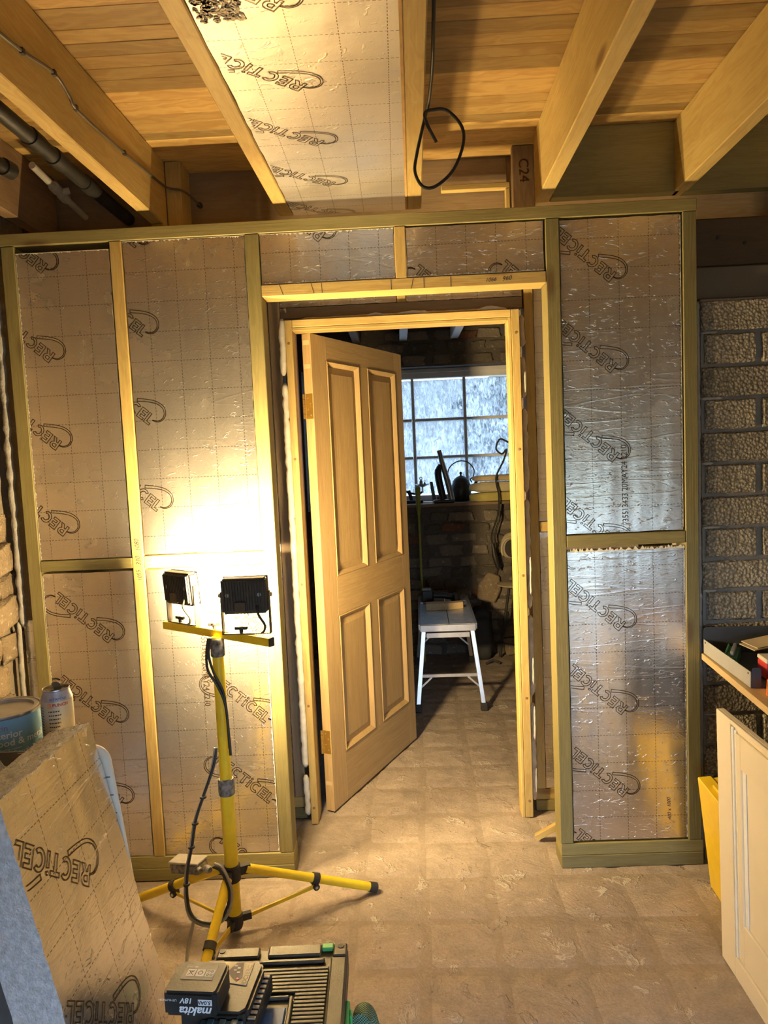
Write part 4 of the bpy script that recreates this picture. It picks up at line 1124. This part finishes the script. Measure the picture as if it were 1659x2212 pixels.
# ================================================================== LEFT FOREGROUND
# loose foil board leaning on the plastic box
lb = empty('insulation_offcut', (-.483,-1.16,0), (0,R(-11.5),0)); tag(lb, 'thick foil-faced board offcut leaning near the tool charger', 'insulation board')
hl, hz, th = .172, .985, .088
mb = MB(); nz, ny = 40, 14
jg = lambda: rnd.uniform(-.003,.003)
fr = [(-hl+jg(), hz*i/nz) for i in range(nz+1)]; bk = [(hl+jg(), hz*i/nz) for i in range(nz+1)]
tpv = [(-hl+2*hl*i/ny, hz+jg()*.6) for i in range(1,ny)]
ol = fr + tpv + bk[::-1]
mb.face([(0,y,z) for y, z in ol], 0, [(y+.035, z+.045) for y, z in ol])
mb.face([(-th,y,z) for y, z in ol[::-1]], 0, [(y, z) for y, z in ol[::-1]])
for i in range(len(ol)):
    a, b = ol[i], ol[(i+1) % len(ol)]
    mb.face([(0,a[0],a[1]),(-th,a[0],a[1]),(-th,b[0],b[1]),(0,b[0],b[1])], 1)
mb.build('board', ['foil','cut_core_daylit'], lb)
for q in [(-.078,.815,139),(-.070,.515,139),(-.065,.215,139)]:
    logo_mesh([q], (-hl+.005,.005,hl-.005,hz-.005), lambda u, v: (.0009, u, v)).build('printed_logo', 'print', lb)
for z0, z1 in ((.893,.872),(.765,.735)):
    MB().tube(bez([(.0,hl-.003,z0),(.0003,.06,z0-.004),(.0002,-.06,z1+.006),(.0,-hl+.03,z1)]), .0013, 6).build('foil_crease', 'foil', lb)
fz = MB()
for k in range(420):     # torn fibres along the cut
    y, x = rnd.uniform(-hl,hl), rnd.uniform(-th,0); s = rnd.uniform(.002,.006)
    fz.tube([(x,y,hz-.003),(x+rnd.uniform(-2*s,2*s),y+rnd.uniform(-2*s,2*s),hz+s*.6)], .0007, 3)
tag(fz.build('torn_fibres', 'tissue', lb), kind='stuff')

# plastic box that carries the tin and the can
pb = empty('plastic_bin', (-.965,-.903,0)); tag(pb, 'tall narrow bin hidden behind the leaning board', 'bin')
BW, BL, BH = .24, .058, .853
MB().prism(rrect(-BW,-BL,BW,BL,.04), lambda u, v, w: Vector((u*(.94+.06*w/BH), v*(.94+.06*w/BH), w)), 0, BH).build('tub', 'grey_plastic', pb, smooth=30)
MB().prism(rrect(-BW-.004,-BL-.002,BW+.004,BL+.002,.045), lambda u, v, w: Vector((u, v, w)), BH+.0005, BH+.02).build('lid', 'grey_plastic', pb, bevel=.004)
tl_ = empty('tub_lid', (-.70,-.976,0), (0,0,0)); tag(tl_, 'milky plastic tub lid with rounded corners standing behind the leaning board', 'lid')
MB().prism(rrect(-.10,.0,.052,.912,.035,6), lambda u, v, w: Vector((u + .10*(1-v/.912), w, v)), -.005, .005).build('sheet', 'milky_plastic', tl_, bevel=.003)
for z in (.60,.64,.68,.72,.76,.80,.84): MB().box((.03+.10*(1-z/.912),-.0062,z), (.045+.10*(1-z/.912),-.0052,z+.002)).build('measure_mark', 'text_dark', tl_)
ZL = BH+.0205
tn = empty('paint_tin', (-.898,-.918,ZL)); tag(tn, 'blue tin of interior paint with a metal lid, half out of the picture', 'paint tin')
RT = .072
MB().lathe([(RT-.001,.0),(RT,.003),(RT,.016)], 40).build('base_band', 'black_plastic', tn, smooth=True)
MB().lathe([(RT+.0003,.0165),(RT+.0003,.100)], 40, cap=False).build('label_wrap', 'tin_blue', tn, smooth=True)
MB().lathe([(RT+.001,.1005),(RT+.002,.103),(RT+.002,.107),(RT-.003,.1075),(RT-.004,.104)], 40, cap=False).build('rim', 'tin_metal', tn, smooth=True)
MB().lathe([(.0005,.101),(.056,.101),(.058,.1065),(.066,.1065),(.069,.103)], 40, cap=False).build('lid', 'tin_lid', tn, smooth=True)
def wrap_text(body, size, r, z, ang, mat, parent, name='lettering', bold=0.0):
    o = text_part(name, body, size, Matrix(), mat, parent, bold=bold)
    for v in o.data.vertices:
        a = R(ang) + v.co.x / r; v.co = Vector((r*math.cos(a), r*math.sin(a), z + v.co.y))
    return o
A0 = -90
wrap_text('satin', .019, RT+.0009, .077, A0+4, 'magenta', tn)
wrap_text('interior', .021, RT+.0009, .060, A0+2, 'text_white', tn, bold=.0003)
wrap_text('wood & metal', .021, RT+.0009, .043, A0+2, 'text_white', tn, bold=.0003)
wrap_text('long lasting colour', .008, RT+.0009, .033, A0+4, 'text_white', tn)
wrap_text('GoodHome', .013, RT+.0009, .022, A0+36, 'text_white', tn)
cn = empty('drinks_can', (-.776,-.928,ZL)); tag(cn, 'opened aluminium drinks can standing beside the blue paint tin', 'can')
RC = .033
MB().lathe([(.024,.0),(.027,.003),(RC,.012),(RC,.128)], 32).build('can_wall', 'can_cream', cn, smooth=True)
MB().lathe([(RC,.1285),(.031,.135),(.0275,.146),(.027,.148)], 32, cap=False).build('shoulder', 'can_lilac', cn, smooth=True)
MB().lathe([(.027,.1485),(.0282,.150),(.0278,.152),(.0262,.151),(.0255,.146),(.001,.1455)], 32, cap=False).build('top', 'tin_metal', cn, smooth=True)
tb = MB().prism([(-.008,-.012),(.008,-.012),(.009,.008),(.005,.014),(-.005,.014),(-.009,.008)], lambda u, v, w: Vector((u, w, v)), -.0008, .0008)
o = tb.build('ring_pull', 'tin_metal', cn, loc=(0,.004,.1545), rot=(R(38),0,R(10)))
MB().lathe([(.009,0),(.009,.0006)], 16, T(-.001,-.011,.1462)).build('mouth', 'iron', cn)
def small_print(z, a0, a1, h):
    mb = MB(); a = a0; q = RC+.0006
    while a < a1:
        w_ = rnd.uniform(3, 9); e = min(a+w_, a1)
        mb.face([(q*math.cos(R(x)), q*math.sin(R(x)), zz) for x, zz in ((a,z),(e,z),(e,z+h),(a,z+h))]); a = e + 2.0
    tag(mb.build('small_print', 'text_dark', cn), kind='stuff')
for k in range(11): small_print(.106-.0085*k, -96, -96+rnd.uniform(36,46), .0026)
for k in range(16): small_print(.114-.0062*k, -166, -118, .0020)
wrap_text('PUNCH', .0095, RC+.0006, .118, -80, 'red_plastic', cn, bold=.0003)
wrap_text('VITAMINS', .008, RC-.0004, .131, -90, 'blue_part', cn)
for k in range(3):
    q = RC+.0007; MB().face
    s = MB(); a0 = R(-97+k*5); s.face([(q*math.cos(a0), q*math.sin(a0), .126),(q*math.cos(a0+.05), q*math.sin(a0+.05), .126),(q*math.cos(a0+.05), q*math.sin(a0+.05), .114),(q*math.cos(a0+.015), q*math.sin(a0+.015), .114)])
    s.build('claw_mark', 'orange_plastic', cn)
ty = empty('open_carton', (-.90,-1.058,.8005)); tag(ty, 'open grey carton with a red spot at the edge of the picture', 'carton')
ctn = MB()
ctn.box((-.10,-.055,0), (.105,-.051,.095)).box((-.10,.051,0), (.105,.055,.113)).box((-.10,-.0505,0), (-.096,.0505,.113)).box((.101,-.0505,0), (.105,.0505,.100)).box((-.0955,-.0505,0), (.1005,.0505,.004))
ctn.build('carton_walls', 'cardboard_grey', ty)
MB().lathe([(.013,0),(.013,.0008)], 18, frame((0,-1,0), loc=(.085,.0505,.098))).build('red_spot', 'red_plastic', ty)
pr = empty('paper_roll', (-.862,-1.058,.8052)); tag(pr, 'white paper roll poking out of the grey carton', 'paper roll')
MB().lathe([(.022,0),(.022,.128),(.009,.128),(.009,.124)], 20).build('roll', 'tissue', pr, smooth=True)
MB().prism([(.024,0),(.050,.005),(.040,.09),(.024,.115)], lambda u, v, w: Vector((u, w, v)), -.001, .001).build('loose_sheet', 'tissue', pr)
sp = empty('side_cupboard', (-1.03,-1.175,0)); tag(sp, 'plain low cupboard under the grey carton', 'cupboard')
MB().box((-.20,-.10,0), (.230,.165,.775)).build('carcase', 'cardboard_grey', sp, bevel=.003)
MB().box((-.205,-.105,.7755), (.235,.168,.800)).build('worktop', 'cardboard_grey', sp, bevel=.003)
MB().box((-.19,-.112,.05), (.19,-.1005,.76)).build('door', 'cardboard_grey', sp, bevel=.002)

# ================================================================== TOOL CASE AND CHARGER
tc = empty('stacking_case', (-.308,-1.098,0), (0,0,R(1.5))); tag(tc, 'large black case with a ribbed tray top and green latches', 'case')
ZC = .392; cw, cl2 = .150, .200
MB().prism(rrect(-cw+.012,-cl2+.012,cw-.012,cl2-.012,.02), lambda u, v, w: Vector((u, v, w)), .03, ZC-.06).build('body', 'black_plastic', tc, bevel=.004)
lid = MB().prism(rrect(-cw,-cl2,cw,cl2,.016), lambda u, v, w: Vector((u, v, w)), ZC-.0595, ZC-.012).build('lid', 'case_top', tc, bevel=.003)
# raised rim of the lid
rim = MB()
rim.box((-cw+.004,cl2-.038,ZC-.012), (-.050,cl2-.006,ZC)).box((-.030,cl2-.038,ZC-.012), (.090,cl2-.004,ZC)).box((.118,cl2-.045,ZC-.012), (cw-.002,cl2-.004,ZC))
rim.box((cw-.036,-cl2+.004,ZC-.012), (cw-.002,cl2-.046,ZC-.002)).box((-cw+.002,-cl2+.004,ZC-.012), (-cw+.026,cl2-.039,ZC-.002))
rim.box((-.075,cl2-.056,ZC-.012), (.100,cl2-.044,ZC-.003))
rim.build('rim', 'case_top', lid, bevel=.003)
for x in (-cw+.014, cw-.016): MB().lathe([(.007,0),(.007,.0015)], 14, T(x,cl2-.016,ZC)).build('corner_hole', 'iron', lid)
for k in range(24):
    y = cl2-.074 - k*.0105
    wl_ = -.080 if k < 7 else .044
    MB().box((wl_,y-.0040,ZC-.0115), (cw-.040,y+.0040,ZC-.0055)).build('rib', 'case_top', lid, bevel=.0012)
rc = MB()
rc.box((-.032,-.14,ZC-.0115), (-.024,.040,ZC-.003)).box((.034,-.14,ZC-.0115), (.042,.046,ZC-.003)).box((-.032,.041,ZC-.0115), (.0335,.048,ZC-.003))
rc.build('well_rim', 'case_top', lid, bevel=.002)
MB().box((-.0235,-.14,ZC-.0115), (.0335,.040,ZC-.0105)).build('well_floor', 'navy_sheet', lid)
hn = MB().box((-.020,-.14,ZC-.0100), (.030,.018,ZC-.0055)).build('well_handle', 'blue_part', lid, bevel=.002)
MB().box((-.012,-.10,ZC-.0050), (.006,.002,ZC-.0025)).build('handle_grip', 'blue_part', hn, bevel=.001)
for a, b in (((.091,cl2-.020,ZC-.010),(.117,cl2-.002,ZC-.0005)), ((-cw-.004,cl2-.075,ZC-.040),(-cw+.0015,cl2-.048,ZC-.006))):
    MB().box(a, b).build('latch', 'green_plastic', tc, bevel=.002)
g = MB().box((cw-.001,-.10,ZC-.10), (cw+.008,.060,ZC-.030)).build('side_latch', 'green_plastic', tc, bevel=.003)
for y in (-.075,-.04,-.005,.03): MB().box((cw+.0085,y-.010,ZC-.062), (cw+.014,y+.010,ZC-.035)).build('latch_tooth', 'green_plastic', g, bevel=.002)
for sx in (-1,1):
    for sy in (-1,1): MB().lathe([(.03,-.012),(.03,.012)], 20, frame((1,0,0), loc=(sx*(cw-.02),sy*(cl2-.05),.030))).build('wheel', 'dark_rubber', tc)
hs = empty('suction_hose', (-.140,-1.04,-.0)); tag(hs, 'woven dark green suction hose curling beside the large black case', 'hose')
MB().tube(bez([(.005,.05,.27),(.010,.085,.265),(.020,.095,.235),(.032,.08,.175),(.045,.04,.10),(.07,-.03,.024)], 8), .021, 16).build('hose_tube', 'woven_hose', hs, smooth=True)

ch = empty('battery_charger', (-.398,-1.098,ZC+.0005), (0,0,R(-4))); tag(ch, 'black battery charger with a beige control panel on the ribbed case top', 'charger')
cp = [(-.062,-.075),(.055,-.075),(.068,-.062),(.070,.055),(.058,.070),(-.055,.070),(-.066,.058)]
MB().prism(cp, lambda u, v, w: Vector((u, v, w)), 0, .062).build('body', 'black_plastic', ch, bevel=.006, seg=2)
pn = MB().prism([(-.050,.012),(.048,-.004),(.048,.060),(-.050,.060)], lambda u, v, w: Vector((u, v, w)), .0622, .0638).build('control_panel', 'label_beige', ch, bevel=.0005)
MB().prism([(.012,.058),(-.002,.030),(.025,.004),(.034,.016),(.026,.058)], lambda u, v, w: Vector((u, v, w)), .0640, .0643).build('panel_stripe', 'cardboard_grey', pn)
for x, y, mt in ((.012,.048,'text_white'),(.020,.042,'text_white'),(.014,.036,'text_white'),(.022,.030,'text_white')): MB().box((x-.003,y-.002,.0644), (x+.003,y+.002,.0647)).build('panel_icon', mt, pn)
MB().lathe([(.003,.0644),(.003,.0652)], 10, T(.026,.012,0)).build('status_light', 'red_plastic', pn)
text_part('lettering', 'DC18RC', .0135, T(.046,.000,.0642) @ RZ(90), 'text_dark', pn, bold=.0003)
gv = MB().box((.062,-.07,.004), (.084,.060,.040)).build('fan_vent', 'black_plastic', ch, bevel=.003)
for k in range(9): MB().box((.066,-.062+k*.0135,.0402), (.081,-.056+k*.0135,.043)).build('vent_slat', 'cable_grey', gv)
MB().box((-.02,-.1,.02), (.062,-.0755,.050)).build('battery_rail', 'teal_part', ch, bevel=.002)
for x in (-.005,.018,.041): MB().box((x,-.099,.0502), (x+.012,-.078,.054)).build('battery_rail', 'teal_part', ch, bevel=.001)
bt = empty('battery_pack', (-.432,-1.142,ZC+.0645), (R(0),0,R(-5))); tag(bt, 'black 18 volt battery pack seated on the charger', 'battery')
b1 = MB().prism([(-.052,-.044),(.044,-.044),(.050,-.036),(.050,.034),(.042,.044),(-.042,.044),(-.056,.030),(-.056,-.036)], lambda u, v, w: Vector((u, v, w)), 0, .050).build('case', 'black_plastic', bt, bevel=.006, seg=2)
MB().box((-.034,-.010,.0502), (.030,.030,.0508)).build('rating_label', 'grey_plastic', b1)
for x0 in (-.027,-.008,.011): 
    q = MB().box((x0,-.002,.0509), (x0+.017,.017,.0512)).build('rating_label', 'text_white', b1)
# small marks on the label
ic = MB()
ic.tube([(-.024,.013,.0514),(-.013,.001,.0514)], .0005, 4).tube([(-.013,.013,.0514),(-.024,.001,.0514)], .0005, 4).tube([(-.023,.011,.0514),(-.014,.011,.0514)], .0006, 4)
ic.tube([(.0005+.005*math.cos(R(a)), .0075+.005*math.sin(R(a)), .0514) for a in range(0,360,60)], .0006, 4, closed=True)
for cx_, cy_ in ((.016,.012),(.023,.012),(.016,.003),(.023,.003)): ic.tube([(cx_+.0026*math.cos(R(a)), cy_+.0026*math.sin(R(a)), .0514) for a in range(0,360,60)], .0005, 4, closed=True)
ic.build('label_symbols', 'text_dark', b1)
text_part('lettering', 'Li-ion 18V', .0055, T(-.032,.021,.0512), 'text_white', b1)
Mf = T(.040,-.0447,.040) @ RX(90) @ Matrix.Rotation(R(180),4,'Z')
text_part('lettering', 'makita', .0240, T(.041,-.0448,.0225) @ RX(90) @ RZ(180), 'text_white', b1, shear=.35, bold=.0006)
text_part('lettering', '18V', .0150, T(.004,-.0448,.0400) @ RX(90) @ RZ(180), 'text_white', b1, shear=.25, bold=.0004)
ba = MB().box((.014,-.0452,.0265), (.041,-.0446,.0385)).build('capacity_badge', 'text_white', b1)
text_part('lettering', '5.0Ah', .0105, T(.0395,-.0455,.0360) @ RX(90) @ RZ(180), 'text_dark', ba, shear=.2, bold=.0003)
text_part('lettering', 'LITHIUM-ION', .0060, T(-.028,-.0448,.0370) @ RX(90) @ RZ(180), 'text_white', b1)

# ================================================================== RIGHT SIDE
shf = empty('wall_shelf', (1.022,-.002,.745), (0,0,R(-4.6))); tag(shf, 'beech shelf board running along the block wall towards the camera', 'shelf')
MB().box((0,-1.55,0), (.66,.0,.022)).build('board', 'beech', shf, bevel=.001)
MB().box((.30,-1.5,-.30), (.33,-1.2,-.001)).build('bracket', 'iron', shf, bevel=.002)
MB().box((.30,-.2,-.30), (.33,-.01,-.001)).build('bracket', 'iron', shf, bevel=.002)
ZH = .7675
tr = empty('metal_tray', (1.028,-.004,ZH), (0,0,R(-3))); tag(tr, 'open folded sheet-metal tray on the shelf, grey side and dark back', 'tray')
MB().prism(rrect(0,0,.60,.092,.012), lambda u, v, w: Vector((u, w, v)), -.002, .0).build('back_panel', 'navy_sheet', tr)
MB().prism([(-.37,.002),(-.003,.002),(-.003,.050),(-.37,.050)], lambda u, v, w: Vector((w, u, v)), 0, .002).build('side_panel', 'grey_tray', tr)
MB().prism(rrect(.004,.002,.030,.062,.006), lambda u, v, w: Vector((u, w, v)), -.372, -.370).build('corner_tab', 'navy_sheet', tr)
MB().box((.003,-.368,.0), (.60,-.003,.0018)).build('tray_floor', 'navy_sheet', tr)
rv = MB()
for y in (-.355,-.018): rv.lathe([(.0035,0),(.0035,.001)], 8, frame((-1,0,0), loc=(0,y,.042)))
rv.build('rivet', 'iron', tr)
bh = empty('bit_holder', (1.070,-.125,ZH+.0025), (0,0,R(-30))); tag(bh, 'green plastic drill-bit holder standing in the metal tray', 'bit holder')
hb = MB().box((-.012,-.07,0), (.020,.07,.036)).build('body', 'dark_green', bh, bevel=.002)
for k in range(5): MB().box((-.017,-.064+k*.027,.004), (-.0125,-.046+k*.027,.046)).build('bit_clip', 'dark_green', bh, bevel=.001)
MB().box((.000,-.055,.0365), (.010,.055,.052)).build('drill_bits', 'zinc', bh, bevel=.002)
cd = empty('card_packet', (1.155,-.13,ZH+.058), (R(4),R(-5),R(14))); tag(cd, 'worn pale card packet lying across the green bit holder', 'packet')
MB().box((-.045,-.035,0), (.11,.035,.003)).box((-.03,-.03,.0035), (.12,.045,.006)).build('card', 'dusty_tan', cd)
rb = empty('red_box', (1.118,-.285,ZH+.0025), (0,0,R(-6))); tag(rb, 'red and cream plastic box standing in the metal tray', 'box')
MB().box((-.03,-.035,0), (.05,.035,.050)).build('body', 'red_plastic', rb, bevel=.003)
MB().box((-.031,-.036,.0505), (.051,.036,.064)).build('lid', 'milky_plastic', rb, bevel=.003)
ob = empty('orange_case', (1.063,-.425,ZH), (0,0,R(-28))); tag(ob, 'small orange plastic case on the shelf in front of the tray', 'case')
MB().prism([(-.03,-.04),(.034,-.04),(.034,.04),(-.03,.04)], lambda u, v, w: Vector((u, v, w)), 0, .030).build('body', 'orange_plastic', ob, bevel=.003)
MB().box((-.022,-.030,.0302), (.03,.035,.036)).build('lid', 'black_plastic', ob, bevel=.002)
gb = empty('tool_case', (1.155,-.455,ZH), (0,0,R(-5))); tag(gb, 'dark grey tool case standing upright at the edge of the picture', 'tool case')
MB().box((-.03,-.055,0), (.14,.055,.115)).build('body', 'grey_plastic', gb, bevel=.006)
MB().box((-.036,-.045,.02), (-.0305,.045,.095)).build('front_panel', 'black_plastic', gb, bevel=.002)
sqr = empty('steel_rule', (1.035,-.52,ZH), (0,0,R(40))); tag(sqr, 'notched steel rule sticking out over the shelf edge', 'rule')
MB().box((-.05,-.010,0), (.06,.010,.002)).build('blade', 'tin_metal', sqr)
tk = MB()
for k in range(7): tk.box((-.045+k*.013,-.0095,.0021), (-.039+k*.013,.0,.0026))
tk.build('graduations', 'text_white', sqr)
dt = empty('tape_measure', (.950,-.665,.70), (0,0,R(-4))); tag(dt, 'yellow rounded tape measure clipped to the shelf edge', 'tape measure')
MB().prism(rrect(-.035,-.045,.035,.030,.022,6), lambda u, v, w: Vector((w, u, v)), -.018, .018).build('case', 'yellow_steel', dt, bevel=.005, seg=2)
MB().box((-.0195,-.018,-.030), (-.0182,.016,-.010)).build('badge', 'black_plastic', dt)
MB().box((.0182,-.012,.0), (.024,.012,.040)).build('belt_clip', 'tin_metal', dt)
pbg = empty('clear_bag', (1.13,-.60,.60)); tag(pbg, 'crumpled clear plastic bag behind the cream cupboard door', 'bag')
MB().lathe([(.12,0),(.135,.03),(.11,.08),(.05,.105),(.01,.11)], 11, T(0,0,0)).build('film', 'bag_clear', pbg, smooth=30)
pbs = empty('grey_crate', (1.10,-.62,0)); tag(pbs, 'grey crate standing behind the cream cupboard door', 'crate')
MB().box((-.15,-.17,0), (.30,.17,.598)).build('body', 'grey_plastic', pbs, bevel=.008)
MB().box((-.155,-.175,.50), (.305,.175,.53)).build('band', 'grey_plastic', pbs, bevel=.004)

cd_ = empty('cupboard_door', (.883,-.459,0), (0,R(-1.0),R(-.6))); tag(cd_, 'cream painted panelled cupboard door standing on edge by the shelf', 'cupboard door')
# local: -Y runs towards the camera, -X is the face seen
HD, LD, TH = .744, .95, .022
MB().box((.008,-LD,0), (TH,0,HD)).build('back_board', 'cream_paint', cd_, bevel=.001)
def dq(name, y0, y1, z0, z1, mat='cream_paint', x0=0.0, x1=.0078, bv=.0015): return MB().box((x0,y0,z0), (x1,y1,z1)).build(name, mat, cd_, bevel=bv)
dq('stile', -.085, 0, .0, HD); dq('stile', -LD, -LD+.06, 0, HD)
dq('rail', -LD+.0605, -.0855, HD-.012, HD); dq('rail', -LD+.0605, -.0855, 0, .062)
dq('bead', -.098, -.0895, .066, HD-.016, 'daylit_edge_white', .001); dq('bead', -.112, -.1035, .070, HD-.021, 'daylit_edge_white', .003)  # bead edges coloured whiter than the cream, as if catching daylight
dq('inner_frame', -.142, -.118, .075, HD-.026); dq('inner_frame', -LD+.06, -.1425, HD-.116, HD-.026); dq('inner_frame', -LD+.06, -.1425, .075, .19)
dq('panel_edge', -.160, -.1425, .1905, HD-.1165, 'daylit_edge_white', .0045)
yc = empty('yellow_case', (.992,-.13,.001), (R(0),R(-6.0),R(-3))); tag(yc, 'flat yellow metal case propped upright against the block wall', 'case')
MB().box((0,-.24,0), (.045,0,.385)).build('body', 'yellow_steel', yc, bevel=.003)
MB().box((.0455,-.235,.005), (.075,-.005,.380)).build('lid', 'yellow_steel', yc, bevel=.003)
MB().box((-.001,-.2405,.0), (.002,-.2401,.386)).build('seam', 'iron', yc)
MB().box((.02,-.16,.3852), (.06,-.08,.395)).build('handle', 'yellow_steel', yc, bevel=.002)
